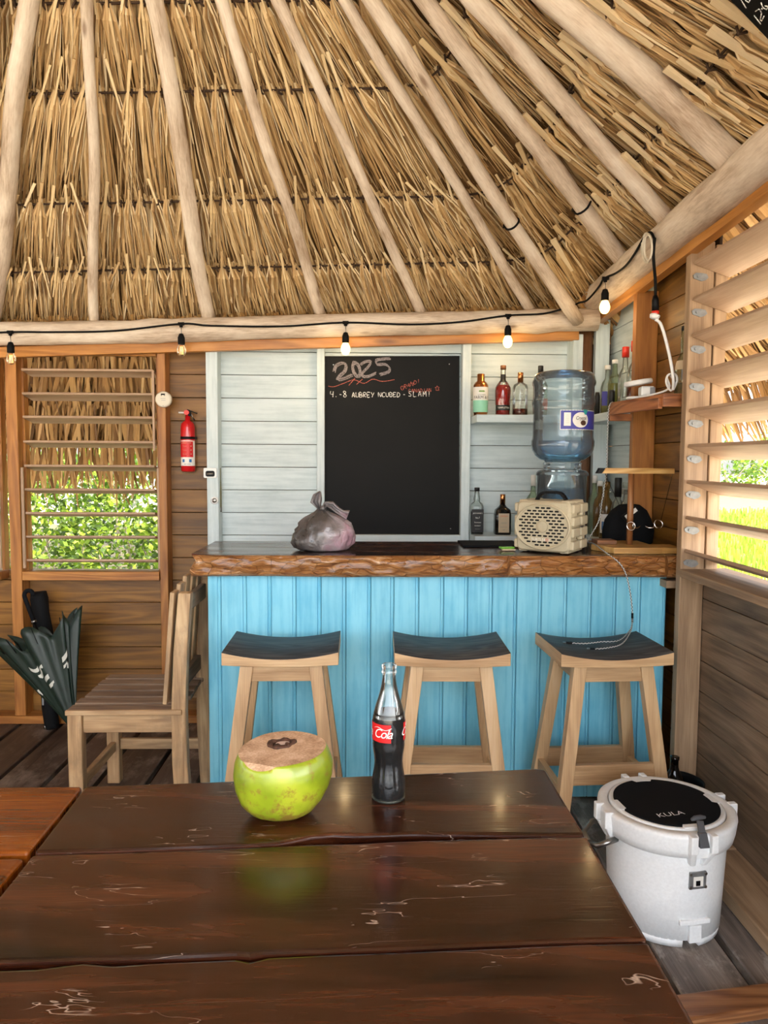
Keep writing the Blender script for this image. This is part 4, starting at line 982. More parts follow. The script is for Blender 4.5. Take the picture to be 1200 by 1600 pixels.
# ================================================================== WATER JUGS
jx, jy = Xat(878.5, 3.17), 3.17
def zj(y): return 1.36-(y-720)/1150*jy
def jugprof(pts): return [(zj(y)-1.0, w*jy/1150/2) for y, w in pts]
lo = thing('water_jug', 'blue water jug standing upright behind the speaker, lower of the two', 'water jug', (jx, jy, 1.0), 0, 'stacked blue water jugs')
pl = [(0, .085), (.004, .100), (.012, .106), (.06, .106), (.066, .103), (.10, .103), (.106, .106), (.30, .106)]+[(zj(y)-1.0, w*jy/1150/2) for y, w in ((741, 82), (737, 80), (734, 74), (732.5, 60), (731, 58), (724, 58), (722.5, 60), (721, 58))]
mb = MB(); mb.lathe(pl, 56, cap=False); mb.build('shell', 'jug', lo, recalc=False)
mb = MB(); mb.lathe([(.01, .10), (.05, .1015), (.245, .1015)], 48); mb.build('water', 'water', lo)
up = thing('water_jug', 'big ribbed blue water jug with a purple label, stacked upside down on the other', 'water jug', (jx, jy, zj(720.5)), 0, 'stacked blue water jugs')
ys = [(720.5, 52), (718, 58), (714, 74), (709, 86), (702, 94), (695, 97), (688, 97), (684, 94), (680, 93), (640, 93), (634, 94), (630, 97), (626, 97), (622, 94), (618, 93), (604, 93), (601, 96), (597, 97), (593, 95), (590, 94), (586, 91), (583, 84), (580.5, 66), (580, 40), (579.6, 4)]
mb = MB(); pu = [(zj(y)-zj(720.5), w_*jy/1150/2) for y, w_ in ys]; mb.lathe(pu, 64, cap=False); mb.build('shell', 'jug', up, recalc=False)
mb = MB(); mb.lathe([(.003, .06), (.012, .095), (.03, .118), (.05, .126), (.09, .126)], 48); mb.build('water', 'water', up)
Rj = .1278; zl = zj(657)-zj(720.5)
mb = MB(); patch(mb, Rj, zl-.041, zl+.041, -.36, 1.16, n=34); l_ = mb.build('label', 'lwhite', up, recalc=False)
mb = MB(); patch(mb, Rj+.0006, zl-.038, zl+.038, -.34, 1.14, n=34); mb.build('label_print', 'lpurple', l_, recalc=False)
mb = MB(); patch(mb, Rj+.0012, zl-.025, zl+.030, -.24, -.02, n=8)
f_ = cyl_map(Rj, zl, .33, .0014)
def disc(mb, f_, cx, cz, a, b, n=30, m=5):
    prev = None; c0 = mb.v(f_(cx, cz))
    for j in range(1, m+1):
        row = [mb.v(f_(cx+a*j/m*math.cos(2*PI*i/n), cz+b*j/m*math.sin(2*PI*i/n))) for i in range(n)]
        for i in range(n):
            if prev: mb.face([prev[i], prev[(i+1) % n], row[(i+1) % n], row[i]])
            else: mb.face([c0, row[i], row[(i+1) % n]])
        prev = row
disc(mb, f_, 0, 0, .038, .032)
mb.build('badge', 'lwhite', l_, recalc=False)
mb = MB(); add_text(mb, 'Crystal', .021, cyl_map(Rj, zl+.007, .33, .0034), shear=.2, bold=.85); 
for i in range(5): add_text(mb, '------', .007, cyl_map(Rj, zl+.02-i*.008, -.13, .0018))
mb.build('lettering', 'lblack', l_, recalc=False)
mb = MB(); disc(mb, cyl_map(Rj, zl-.012, .42, .0022), 0, 0, .014, .011, 20, 3)
mb.build('coconut_print', 'cocohole', l_, recalc=False)
mb = MB(); f_ = cyl_map(Rj, zl+.034, .50, .0022)
for q in range(3):
    a = 2*PI*q/3+.5; cx, cz = .006*math.cos(a), .006*math.sin(a); vv = [mb.v(f_(cx+.0065*math.cos(2*PI*i/12), cz+.0065*math.sin(2*PI*i/12))) for i in range(12)]; mb.face(vv)
mb.build('flower_print', 'lteal', l_, recalc=False)
# ================================================================== SPEAKER
sp = thing('portable_speaker', 'tan rugged portable speaker with slotted oval grille and black handle on the bar', 'speaker', (.752, 2.943, 1.006), math.radians(-34))
w_, d_, h_ = .222, .195, .200
mb = MB()
def rr(w, h, r, n=5):
    out = []
    for cx, cz, a0 in ((w/2-r, h/2-r, 0), (-w/2+r, h/2-r, 90), (-w/2+r, -h/2+r, 180), (w/2-r, -h/2+r, 270)):
        for i in range(n+1): a = math.radians(a0+90*i/n); out.append((cx+r*math.cos(a), cz+r*math.sin(a)))
    return out
secs = [(-d_/2, .93), (-d_/2+.012, 1), (-.018, 1), (-.014, .965), (.014, .965), (.018, 1), (d_/2-.012, 1), (d_/2, .93)]
mb.rings([[Vector((x*k, y, z*k+h_/2)) for x, z in rr(w_, h_, .022)] for y, k in secs], smooth=False); bd = mb.build('body', 'tan', sp, bevel=.003)
# corner bumpers and end ribs
for sx in (-1, 1):
    for z in (.028, .078, .122, .172):
        for yy in (-.25, .25):
            mb = MB(); mb.box((sx*(w_/2+.003), d_*yy, z), (.018, d_*.40, .036)); mb.build('end_rib', 'tan', bd, bevel=.006, seg=3)
for sx in (-.5, .5):
    for z in (.197, .003): mb = MB(); mb.box((sx*.17, 0, z), (.035, d_*.9, .012)); mb.build('edge_rib', 'tan', bd, bevel=.004)
for z in (.055, .15):
    mb = MB(); mb.tube([(w_/2-.002, -.0, z), (w_/2+.018, -.0, z)], .007, 12); mb.build('screw_boss', 'tan', bd); mb = MB(); mb.tube([(w_/2+.016, -.0, z), (w_/2+.020, -.0, z)], .0045, 10); mb.build('screw', 'metal', bd)
mb = MB(); mb.box((w_/2+.014, .0, .10), (.004, .035, .006)); mb.build('latch_pin', 'metal', bd)
fy = -d_/2
def ell(a, b, y, n=48): return [Vector((a*math.cos(2*PI*i/n), y, h_/2+b*math.sin(2*PI*i/n))) for i in range(n)]
mb = MB(); mb.rings([ell(.114, .092, fy+.012), ell(.114, .092, fy-.008), ell(.110, .088, fy-.012), ell(.106, .083, fy-.010), ell(.104, .081, fy-.006)], cap=True, smooth=False); gr_ = mb.build('grille', 'tan', sp)
mb = MB(); n_ = 0
for r_ in range(13):
    z = (r_-6)*.0122; half = .102*math.sqrt(max(0, 1-(z/.079)**2)); off = (r_ % 2)*.011
    x = -.11+off
    while x < .11:
        lx = .0085
        if abs(x)+lx*.6 < half and not (math.hypot(x+.0, z*1.0) < .028) and not (-.052 < x < .045 and -.056 < z < -.046):
            mb.prism([Vector((x+p, fy-.0062, h_/2+z+q)) for p, q in rr(2*lx, .0066, .003, 2)], [Vector((x+p, fy-.0070, h_/2+z+q)) for p, q in rr(2*lx, .0066, .003, 2)], (1, 0, 0))
        x += .0225
mb.build('grille_slot', 'black', gr_, kind='stuff')
mb = MB(); mb.lathe([(0, .024), (.003, .022), (.004, .01)], 28, M4=Matrix.Translation((0, fy-.006, h_/2)) @ Matrix.Rotation(PI/2, 4, 'X')); mb.build('grille_hub', 'tan', gr_)
mb = MB(); add_text(mb, 'TURTLEB  X', .0155, lambda a, b: Vector((a-.004, fy-.0075, .048+b)), bold=.95); mb.build('lettering', 'lwhite', gr_, recalc=False)
mb = MB(); add_text(mb, 'O', .0155, lambda a, b: Vector((a+.022, fy-.0075, .048+b)), bold=1.1); mb.build('lettering', 'lred', gr_, recalc=False)
mb = MB(); pts = [(-.062, .0, h_-.004), (-.055, 0, h_+.012), (-.04, 0, h_+.027), (-.025, 0, h_+.031), (.025, 0, h_+.031), (.04, 0, h_+.027), (.055, 0, h_+.012), (.062, 0, h_-.004)]
for a, b in zip(pts, pts[1:]): mb.bar(a, b, .028, .0105, up=(0, 0, 1) if abs(b[0]-a[0]) > abs(b[2]-a[2]) else (1, 0, 0))
mb.build('handle', 'black', sp, bevel=.002)
mb = MB()
for sx in (-.085, .085):
    for y in (-.05, .05): mb.box((sx, y, -.001), (.025, .02, .010))
mb.build('rubber_foot', 'black', sp)
# ================================================================== PLASTIC BAG
def bagmat():
    s = NT('grey_plastic_bag'); g = s.n('TexCoord').outputs['Object']
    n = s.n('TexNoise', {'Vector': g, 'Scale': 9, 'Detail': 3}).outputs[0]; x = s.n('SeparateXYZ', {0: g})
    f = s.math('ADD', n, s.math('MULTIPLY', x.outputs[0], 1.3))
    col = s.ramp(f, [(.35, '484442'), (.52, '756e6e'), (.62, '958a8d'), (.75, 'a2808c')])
    mp = s.n('Mapping', {'Vector': g, 'Scale': (30, 30, 60), 'Rotation': (0, .5, 0)}).outputs[0]
    t = s.n('TexNoise', {'Vector': mp, 'Scale': 1, 'Detail': 2}).outputs[0]
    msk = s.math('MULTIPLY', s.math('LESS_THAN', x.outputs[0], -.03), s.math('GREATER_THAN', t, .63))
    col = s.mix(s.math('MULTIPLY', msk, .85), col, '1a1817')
    s.set(Base_Color=col, Roughness=.28, Coat_Weight=.3)
    n2 = s.n('TexNoise', {'Vector': g, 'Scale': 28, 'Detail': 4, 'Distortion': 1}).outputs[0]; s.bump(n2, .8, .008); M['bag'] = s.m
bagmat()
bgp = Vector((Xat(505, 2.96), 2.96, 1.0))
bag = thing('plastic_bag', 'knotted grey plastic bag full of things on the left half of the bar', 'bag', bgp)
mb = MB(); prof = [(0, .06), (.002, .098), (.010, .115), (.03, .123), (.05, .125), (.065, .124), (.08, .119), (.095, .110), (.11, .098), (.122, .083), (.134, .064), (.146, .042), (.156, .024), (.165, .014), (.174, .011)]
def bf(t, z):
    k = min(1, z/.17); return 1+.13*noise.noise((math.cos(t)*1.6, math.sin(t)*1.6, z*16))+k*k*.20*math.sin(8*t+3*noise.noise((z*20, 0, 0)))+.13*noise.noise((math.cos(t)*4, math.sin(t)*4, z*40))+.03*math.sin(19*t+z*60)
mb.lathe(prof, 72, fn=bf, sy=.72)
for v in mb.bm.verts:
    v.co.x += .008*math.sin(v.co.z*20)-.012*max(0, v.co.z-.08)*10*.6
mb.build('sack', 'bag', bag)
def ear(pts, wid, seed):
    mb = MB(); rg = random.Random(seed); prev = None; N = len(pts)
    for i, p in enumerate(pts):
        p = Vector(p); d = (Vector(pts[min(i+1, N-1)])-Vector(pts[max(0, i-1)])).normalized(); u = d.cross(Vector((0, 1, 0))).normalized(); row = []
        for k in range(9):
            f = k/8-.5; row.append(mb.v(p+u*f*wid[i]+Vector((0, .012*math.sin(f*9+seed)*min(1, wid[i]/.03), 0))))
        if prev:
            for k in range(8): mb.face([prev[k], prev[k+1], row[k+1], row[k]], [(0, 0)]*4, smooth=True)
        prev = row
    return mb
ear([(-.01, -.012, .163), (-.018, -.012, .178), (-.028, -.01, .195), (-.022, -.008, .218), (-.012, 0, .236)], [.012, .022, .045, .036, .006], 1).build('tied_handle', 'bag', bag, solid=.0015)
ear([(0, -.014, .165), (.010, -.018, .186), (.035, -.02, .183), (.055, -.02, .165), (.078, -.02, .150), (.10, -.02, .142)], [.014, .022, .03, .026, .026, .042], 2).build('tied_handle', 'bag', bag, solid=.0015)
mb = MB(); mb.tube([(-.012, -.012, .168), (0, -.018, .172), (.008, -.008, .17), (.0, .004, .166), (-.01, .0, .165)], [.008, .010, .009, .009, .008], 10, wob=.5, close=True); mb.build('knot', 'bag', bag)
# ================================================================== CHALKBOARD
yc = 3.822
def cp_(px, py): return onY(px, py, yc)
cb_ = thing('chalkboard', 'large black chalkboard with chalk writing 2025 on the white board wall', 'chalkboard', (cp_(612, 836).x, yc, cp_(612, 836).z))
c4 = [cp_(507.5, 835), cp_(717.5, 835), cp_(718, 556), cp_(507.5, 556.5)]
mb = MB(); mb.prism(c4, [p+Vector((0, .014, 0)) for p in c4], (1, 0, 0)); mb.bw('panel', 'board', cb_, bevel=.001)
for i, (x, y) in enumerate(((521, 570), (702, 569), (520, 826), (704, 826))):
    mb = MB(); p = cp_(x, y); mb.tube([p+Vector((0, .001, 0)), p-Vector((0, .002, 0))], .003, 8); mb.bw('screw', 'metal', cb_)
def chalkmat(n, c):
    s = NT(n); g = s.n('TexCoord').outputs['Object']; t = s.n('TexNoise', {'Vector': g, 'Scale': 420, 'Detail': 2}).outputs[0]
    s.set(Base_Color=s.ramp(t, [(.38, '151311'), (.5, c)]), Roughness=.95); M[n] = s.m
chalkmat('grey_chalk', '8f8688'); chalkmat('white_chalk', 'f2f0ea'); chalkmat('pink_chalk', 'c46a5c')
def strokes(name, mat, lines, wpx, jit=0, rep=1, off=.0008):
    mb = MB(); rg = random.Random(len(lines)); i = 0
    for ln in lines:
        for r_ in range(rep):
            jx_, jy_ = (rg.uniform(-jit, jit), rg.uniform(-jit, jit)) if rep > 1 else (0, 0)
            pts = [onY(x+jx_, y+jy_, yc-off-i*2e-5) for x, y in ln]; i += 1; wd = wpx*yc/1150; prev = None
            # catmull smoothing
            sm = []
            for k in range(len(pts)-1):
                p0, p1, p2, p3 = pts[max(k-1, 0)], pts[k], pts[k+1], pts[min(k+2, len(pts)-1)]
                for q in range(5):
                    t = q/5; sm.append(.5*((2*p1)+(p2-p0)*t+(2*p0-5*p1+4*p2-p3)*t*t+(3*p1-p0-3*p2+p3)*t**3))
            sm.append(pts[-1])
            for k, p in enumerate(sm):
                d = sm[min(k+1, len(sm)-1)]-sm[max(k-1, 0)]; u = Vector((-d.z, 0, d.x)).normalized()*wd/2; row = (mb.v(p-u), mb.v(p+u))
                if prev: mb.face([prev[0], prev[1], row[1], row[0]], [(0, 0)]*4)
                prev = row
    mb.bw(name, mat, cb_, recalc=False, kind='stuff')
def cz(l): return [(500+x/5.455, 540+y/5.455) for x, y in l]
strokes('chalk_year', 'grey_chalk', [cz(l) for l in ([(120, 225), (135, 175), (185, 150), (220, 165), (212, 215), (165, 262), (152, 292), (200, 283), (272, 252)], [(290, 140), (278, 190), (300, 245), (332, 262), (342, 220), (325, 165), (292, 140)], [(345, 160), (390, 135), (430, 142), (400, 190), (362, 230), (362, 262), (410, 262), (472, 235)], [(594, 110), (530, 115), (478, 125), (482, 160), (550, 160), (588, 190), (578, 225), (505, 248)])], 1.5, 2.0, 5)
strokes('chalk_underline', 'pink_chalk', [cz(l) for l in ([(70, 345), (120, 350), (200, 322), (290, 292), (375, 322), (450, 286), (530, 305), (635, 290)], [(245, 340), (300, 275)], [(310, 332), (362, 285)])], .9)
GL = {'A': [[(0, 1), (.5, 0), (1, 1)], [(.2, .65), (.8, .65)]], 'B': [[(0, 1), (0, 0), (.7, .1), (.6, .45), (0, .5), (.8, .6), (.7, .95), (0, 1)]], 'C': [[(.9, .1), (.3, 0), (0, .5), (.3, 1), (.95, .9)]], 'D': [[(0, 0), (0, 1), (.7, .85), (.9, .4), (.5, .05), (0, 0)]], 'E': [[(.9, 0), (0, 0), (0, 1), (.9, 1)], [(0, .5), (.7, .5)]], 'G': [[(.9, .1), (.3, 0), (0, .5), (.3, 1), (.9, .9), (.9, .5), (.5, .5)]], 'I': [[(.5, 0), (.5, 1)]], 'L': [[(0, 0), (0, 1), (.9, 1)]], 'M': [[(0, 1), (.1, 0), (.5, .6), (.9, 0), (1, 1)]], 'N': [[(0, 1), (0, 0), (.9, 1), (.9, 0)]], 'R': [[(0, 1), (0, 0), (.8, .1), (.7, .45), (0, .5), (.9, 1)]], 'S': [[(.9, .1), (.3, 0), (.1, .3), (.8, .6), (.7, .95), (0, .95)]], 'U': [[(0, 0), (.05, .85), (.5, 1), (.9, .8), (.95, 0)]], 'V': [[(0, 0), (.5, 1), (1, 0)]], 'Y': [[(0, 0), (.5, .5), (1, 0)], [(.5, .5), (.3, 1)]], 'Z': [[(0, 0), (.9, 0), (0, 1), (.9, 1)]], '!': [[(.5, 0), (.4, .7)], [(.4, .9), (.38, 1)]], '-': [[(.2, .6), (.8, .6)]], '.': [[(.4, .9), (.5, 1)]], '4': [[(.1, 0), (0, .5), (.9, .5)], [(.8, 0), (.75, 1)]], '8': [[(.8, .2), (.3, 0), (.1, .25), (.9, .7), (.6, 1), (.1, .8), (.9, .2)]], ' ': []}
def hand(txt, x, y, cw, chh, step, slope=0):
    out = []; rg = random.Random(x)
    for i, c_ in enumerate(txt):
        for ln in GL[c_]: out.append(cz([(x+i*step+a*cw+rg.uniform(-1.5, 1.5), y+slope*i*step+b*chh+rg.uniform(-1.5, 1.5)) for a, b in ln]))
    return out
strokes('chalk_line', 'white_chalk', hand('4.-8', 88, 388, 30, 50, 36)+hand('AUBREY', 272, 400, 24, 40, 33)+hand('NCUBED', 498, 400, 24, 36, 32)+hand('-', 705, 395, 26, 40, 30)+hand('SLAM!', 755, 390, 26, 42, 41), 1.0)
strokes('chalk_note', 'pink_chalk', hand('GRAND!', 690, 345, 22, 32, 28, -.42)+hand('CANADIAN', 755, 372, 18, 28, 25, -.04)+[cz([(985, 380), (992, 365), (980, 358), (995, 352), (998, 342), (1003, 352), (1018, 356), (1008, 366), (1014, 380), (985, 380)])], .75)
# hanging chalk sign under the roof at the right
def on_roof(px, py, off):
    p0 = RP(CL[-1]-1.2, .1)
    pq, u, d, n = frame(CL[-1]-2.6, .2); dr_ = ray(px, py); q = pq+n*off; return CO+dr_*((q-CO).dot(n)/dr_.dot(n)), n
c4 = [on_roof(x, y, .11) for x, y in ((1128, -14), (1212, 74), (1330, 30), (1240, -90))]; n_ = c4[0][1]; c4 = [c[0] for c in c4]
sg = thing('chalk_sign', 'small black chalk sign with white figures high at the right under the thatch', 'sign', c4[1])
mb = MB(); mb.prism(c4, [p-n_*.012 for p in c4], (c4[1]-c4[0])); mb.bw('panel', 'board', sg)
ax_ = (c4[1]-c4[0]).normalized(); ay_ = (c4[0]-c4[3]).normalized()
def sgp(px, py): p, n = on_roof(px, py, .112); return p
mb = MB()
def sgl(pts, w=.0022):
    for a, b in zip(pts, pts[1:]): mb.tube([sgp(*a), sgp(*b)], w, 4)
for l in ([(1178, 24), (1189, 38)], [(1180, 18), (1186, 14), (1190, 20), (1188, 31), (1190, 33), (1194, 25)], [(1190, 13), (1191, 15)], [(1189, 4), (1192, 12), (1198, 15), (1200, 10), (1195, 9)], [(1158, 0), (1166, 13)], [(1164, 0), (1170, 4), (1172, 0)]): sgl(l, .0013)
mb.bw('chalk_figures', 'white_chalk', sg)
# ================================================================== WALL FITTINGS
fe = thing('fire_extinguisher', 'small red fire extinguisher hung on the brown boards left of the white wall', 'fire extinguisher', (Xat(294, 3.80), 3.80, onY(294, 737, 3.80).z))
k_ = 3.80/1150
mb = MB(); mb.lathe([(0, .030), (.006, .0355), (.226, .0355), (.243, .032), (.253, .024), (.260, .013), (.29, .012)], 32); cy_ = mb.build('cylinder', 'red', fe)
mb = MB(); patch(mb, .0355, .03, .158, -1.4, 1.5, n=20); l_ = mb.build('label', 'lwhite', cy_, recalc=False)
mb = MB(); patch(mb, .0360, .074, .154, -1.25, 1.0, n=20); mb.build('label_print', 'lred', l_, recalc=False)
mb = MB(); add_text(mb, 'INSTRUCTIONS', .008, cyl_map(.0355, .146, -.1, .0013)); 
for i in range(3):
    add_text(mb, '1234'[i]+' ------', .008, cyl_map(.0355, .13-i*.02, -.25, .0013)); f_ = cyl_map(.0355, .13-i*.02, .6, .0013); mb.face([mb.v(f_(-.004, 0)), mb.v(f_(.004, -.003)), mb.v(f_(.005, .003))])
mb.build('lettering', 'ltan', l_, recalc=False)
mb = MB()
for a in (-.45, .55): patch(mb, .0360, .048, .064, a-.18, a+.18, n=4)
mb.build('pictogram', 'lblue', l_, recalc=False)
mb = MB(); add_text(mb, 'FIRST ALERT', .0065, cyl_map(.0355, .038, .1, .0010)); mb.build('lettering', 'lblack', l_, recalc=False)
mb = MB(); mb.lathe([(.165, .0370), (.178, .0370)], 32); mb.box((.036, .01, .1715), (.012, .02, .013)); mb.build('strap', 'black', fe)
mb = MB(); mb.tube([(.0, -.012, .300), (.0, -.026, .300)], .0125, 18); mb.build('gauge', 'redcap', fe)
mb = MB(); mb.tube([(-.01, -.014, .299), (-.042, -.014, .299)], .0042, 10); mb.build('nozzle', 'whitep', fe)
mb = MB(); mb.box((.004, 0, .296), (.026, .022, .026)); mb.bar((.0, 0, .315), (.048, 0, .296), .016, .005); mb.bar((.01, 0, .30), (.036, 0, .262), .014, .004); mb.build('lever', 'black', fe, bevel=.001)
mb = MB(); mb.tube([(.016, -.012, .312), (.026, -.012, .285), (.030, -.012, .265)], .002, 6); mb.build('pin', 'metal', fe)
sd_ = thing('smoke_detector', 'round cream smoke alarm fixed on the window stud above the fire extinguisher', 'smoke detector', (Xat(257, 3.73), 3.748, onY(257, 624, 3.73).z))
mb = MB(); mb.lathe([(0, .036), (.004, .040), (.02, .040), (.027, .036), (.028, .03), (.0285, .005)], 40, M4=Matrix.Rotation(PI/2, 4, 'X')); hb = mb.build('housing', 'cream', sd_)
mb = MB(); mb.box((0, -.0285, .024), (.020, .002, .007)); mb.box((-.008, -.0285, .019), (.003, .002, .006)); mb.box((.008, -.0285, .019), (.003, .002, .006)); mb.build('vent_slot', 'black', sd_)
mb = MB(); mb.box((0, -.0288, .004), (.024, .001, .0015)); mb.box((.002, -.0288, -.005), (.02, .001, .0015)); mb.tube([(0, -.0275, -.032), (0, -.029, -.032)], .002, 8); mb.build('mark', 'lgrey', sd_)
lt = thing('door_latch', 'square metal latch on the left edge of the white wall', 'latch', (Xat(328, 3.74), 3.745, onY(328, 739, 3.74).z))
mb = MB(); mb.prism([Vector((a, 0, b)) for a, b in rr(.066, .050, .006, 3)], [Vector((a, -.004, b)) for a, b in rr(.066, .050, .006, 3)], (1, 0, 0)); mb.build('plate', 'metal', lt)
mb = MB(); mb.prism([Vector((a, -.0042, b-.004)) for a, b in rr(.046, .030, .010, 4)], [Vector((a, -.005, b-.004)) for a, b in rr(.046, .030, .010, 4)], (1, 0, 0)); mb.build('recess', 'black', lt)
mb = MB(); mb.tube([(-.016, -.006, -.005), (.016, -.006, -.005)], .006, 10); mb.build('bolt', 'metal', lt)
lk = thing('round_lock', 'round white ringed lock below the square latch on the white wall', 'lock', (Xat(334.5, 3.745), 3.7495, onY(334.5, 782, 3.745).z))
mb = MB(); mb.lathe([(0, .019), (.006, .019), (.008, .014)], 28, M4=Matrix.Rotation(PI/2, 4, 'X')); mb.build('ring', 'whitep', lk)
mb = MB(); mb.lathe([(.0075, .0125), (.0095, .011), (.010, .002)], 24, M4=Matrix.Rotation(PI/2, 4, 'X')); mb.build('core', 'metal', lk)
rp = thing('pull_rope', 'short olive rope hanging beside the white stud below the latch', 'rope', (Xat(343.5, 3.80), 3.80, onY(343, 800, 3.8).z))
M['rope'] = plain('olive_rope', '6f6a3c', .9, noise_amt=.5, bump=.6, sc=300); mb = MB(); mb.tube([(-.002, 0, .225), (0, -.003, .1), (.001, -.002, .02)], .006, 8, wob=.5); mb.build('cord', 'rope', rp)
mb = MB(); mb.tube([(.001, -.002, .024), (.001, -.002, .0)], .0075, 10); mb.tube([(-.002, 0, .225), (-.002, .03, .228)], .004, 8); mb.build('end_bolt', 'metal', rp)
# ================================================================== UMBRELLAS
M['umb'] = plain('dark_green_nylon', '14281f', .45, noise_amt=.25, sc=30, bump=.2)
M['umbw'] = plain('white_print', 'c9cabf', .6)
tip = Vector((Xat(113, 3.50), 3.50, .0)); hd = onY(36, 926, 3.62)
um = thing('green_umbrella', 'half folded dark green umbrella with white print leaning under the left window', 'umbrella', tip)
ax = (hd-tip); Lu = ax.length; ax.normalize(); bx = ax.cross(Vector((0, 1, 0))).normalized(); by = ax.cross(bx).normalized()
MU = Matrix((bx, by, ax)).transposed().to_4x4()
if bx.x < 0: bx = -bx; by = -by; MU = Matrix((bx, by, ax)).transposed().to_4x4()
lc = .64*Lu
mb = MB(); N_ = 96; rows = []
for j in range(15):
    f = j/14; row = []
    for k in range(N_):
        t = 2*PI*k/N_; fold = math.cos(8*t+.4*math.sin(t*3)); R0 = .010+.175*f**1.05
        sq = 1+.30*noise.noise((math.cos(t)*1.2, math.sin(t)*1.2, 3.1)); r_ = R0*sq*(1+.22*fold*f+.10*math.cos(16*t+1)*f)
        z = .06+lc*f*(1+.10*fold*f*f+.10*noise.noise((math.cos(t)*2, math.sin(t)*2, 7)))
        p = Vector((math.cos(t)*r_*1.12, math.sin(t)*r_*.42, z)); q = MU @ p
        q.y = min(q.y, 3.64-tip.y); row.append(q)
    rows.append(row)
mb.rings(rows, cap=False); cn = mb.build('canopy', 'umb', um, solid=.001)
mb = MB()
for k in range(8):
    t = 2*PI*(k/8)+.1; r_ = .205; b = MU @ Vector((math.cos(t)*r_*.95, math.sin(t)*r_*.42, .06+lc*1.06)); a = MU @ Vector((math.cos(t)*r_*.8, math.sin(t)*r_*.36, .06+lc*.9)); b.y = min(b.y, .2); a.y = min(a.y, .2); mb.tube([a, b], .0022, 6)
mb.build('rib_tip', 'black', um, kind='stuff')
mb = MB(); mb.tube([MU @ Vector((0, 0, z)) for z in (.0, .06)], [.004, .007], 8); mb.tube([MU @ Vector((0, 0, z)) for z in (.06, Lu*.8)], .007, 8); mb.build('shaft', 'black', um)
mb = MB(); hp = [Vector((0, 0, Lu*.80)), Vector((0, 0, Lu*.97))]+[Vector((.022-.022*math.cos(a), 0, Lu*.97+.024*math.sin(a))) for a in [PI*i/8 for i in range(1, 9)]]+[Vector((.044, 0, Lu*.955))]
mb.tube([MU @ p for p in hp], .0105, 12); mb.build('hook_handle', 'rubber', um)
mb = MB(); mb.tube([MU @ Vector((0, 0, Lu*.795)), MU @ Vector((0, 0, Lu*.81))], .013, 12); mb.build('ferrule', 'metal', um)
# white print: patches floating just over the canopy's camera side
def canp(a, f, lift=.004):
    t = a; fold = math.cos(8*t+.4*math.sin(t*3)); R0 = .010+.175*f**1.05; sq = 1+.30*noise.noise((math.cos(t)*1.2, math.sin(t)*1.2, 3.1)); r_ = R0*sq*(1+.22*fold*f+.10*math.cos(16*t+1)*f)+lift
    z = .06+lc*f*(1+.10*fold*f*f+.10*noise.noise((math.cos(t)*2, math.sin(t)*2, 7))); return MU @ Vector((math.cos(t)*r_*1.12, math.sin(t)*r_*.42, z))
camside = PI/2 if (MU @ Vector((0, 1, 0))).y < 0 else -PI/2
mb = MB(); rg = random.Random(4)
for (a0, f0, wa, wf) in ((-.42, .74, .16, .045), (-.25, .66, .15, .05), (-.36, .66, .07, .04), (-.12, .58, .14, .04), (-.02, .50, .12, .035), (-.10, .68, .08, .03), (.72, .72, .12, .05), (.80, .62, .10, .05), (.66, .64, .06, .03), (-1.15, .50, .08, .07)):
    sg_ = 1 if camside < 0 else -1
    c_ = camside+a0*sg_; n2 = 5; g_ = [[mb.v(canp(c_+sg_*wa*(i/n2-.5)*2+.12*sg_*(j/2-1)*wf, f0+wf*(j/2-1)*(1 if rg.random() < .8 else .6))) for i in range(n2+1)] for j in range(3)]
    for j in range(2):
        for i in range(n2): mb.face([g_[j][i], g_[j][i+1], g_[j+1][i+1], g_[j+1][i]])
mb.build('white_print', 'umbw', cn, recalc=False, kind='stuff')
u2 = thing('black_umbrella', 'closed black umbrella in a sleeve standing behind the green one', 'umbrella', (Xat(71, 3.69), 3.69, 0))
mb = MB(); b_ = onY(60, 925, 3.705); a_ = Vector((Xat(71, 3.69), 3.69, 0))
mb.tube([a_.lerp(b_, f) for f in (0, .03, .15, .3, .5, .7, .85, .95, 1)], [.030, .034, .035, .036, .040, .045, .044, .043, .036], 20, wob=.25); mb.bw('sleeve', 'bagblack', u2)
mb = MB(); mb.tube([a_+Vector((-.028, -.018, .0)), a_+Vector((-.028, -.02, .02))], .006, 8); mb.bw('metal_tip', 'metal', u2)
mb = MB(); p = a_.lerp(b_, .22)+Vector((-.018, -.0345, 0)); mb.box(p, (.008, .002, .05)); mb.bw('print_stripe', 'lgrey', u2)
# ================================================================== COOLER
ck = thing('drink_cooler', 'round white hard cooler with black lid pad on the floor right of the table', 'cooler', (.902, 2.112, 0), math.radians(7))
M['cooler'] = plain('white_cooler_plastic', 'eceff0', .42, noise_amt=.05, bump=.15, sc=120)
def foot(t, z): return 1
mb = MB(); prof = [(.020, .150), (.022, .159), (.15, .165), (.275, .171), (.30, .171)]; mb.lathe(prof, 72)
for q_ in range(4):      # four feet with cut-outs between them
    aa = [q_*PI/2-PI/2+.16+(PI/2-.32)*i/10 for i in range(11)]
    lo_ = [Vector((math.cos(a)*.155, math.sin(a)*.155, 0)) for a in aa]+[Vector((math.cos(a)*.10, math.sin(a)*.10, 0)) for a in reversed(aa)]
    hi_ = [Vector((math.cos(a)*.1592, math.sin(a)*.1592, .024)) for a in aa]+[Vector((math.cos(a)*.10, math.sin(a)*.10, .024)) for a in reversed(aa)]
    for f in mb.prism(lo_, hi_, (0, 0, 1)): f.smooth = len(f.verts) == 4
bd = mb.build('body', 'cooler', ck)
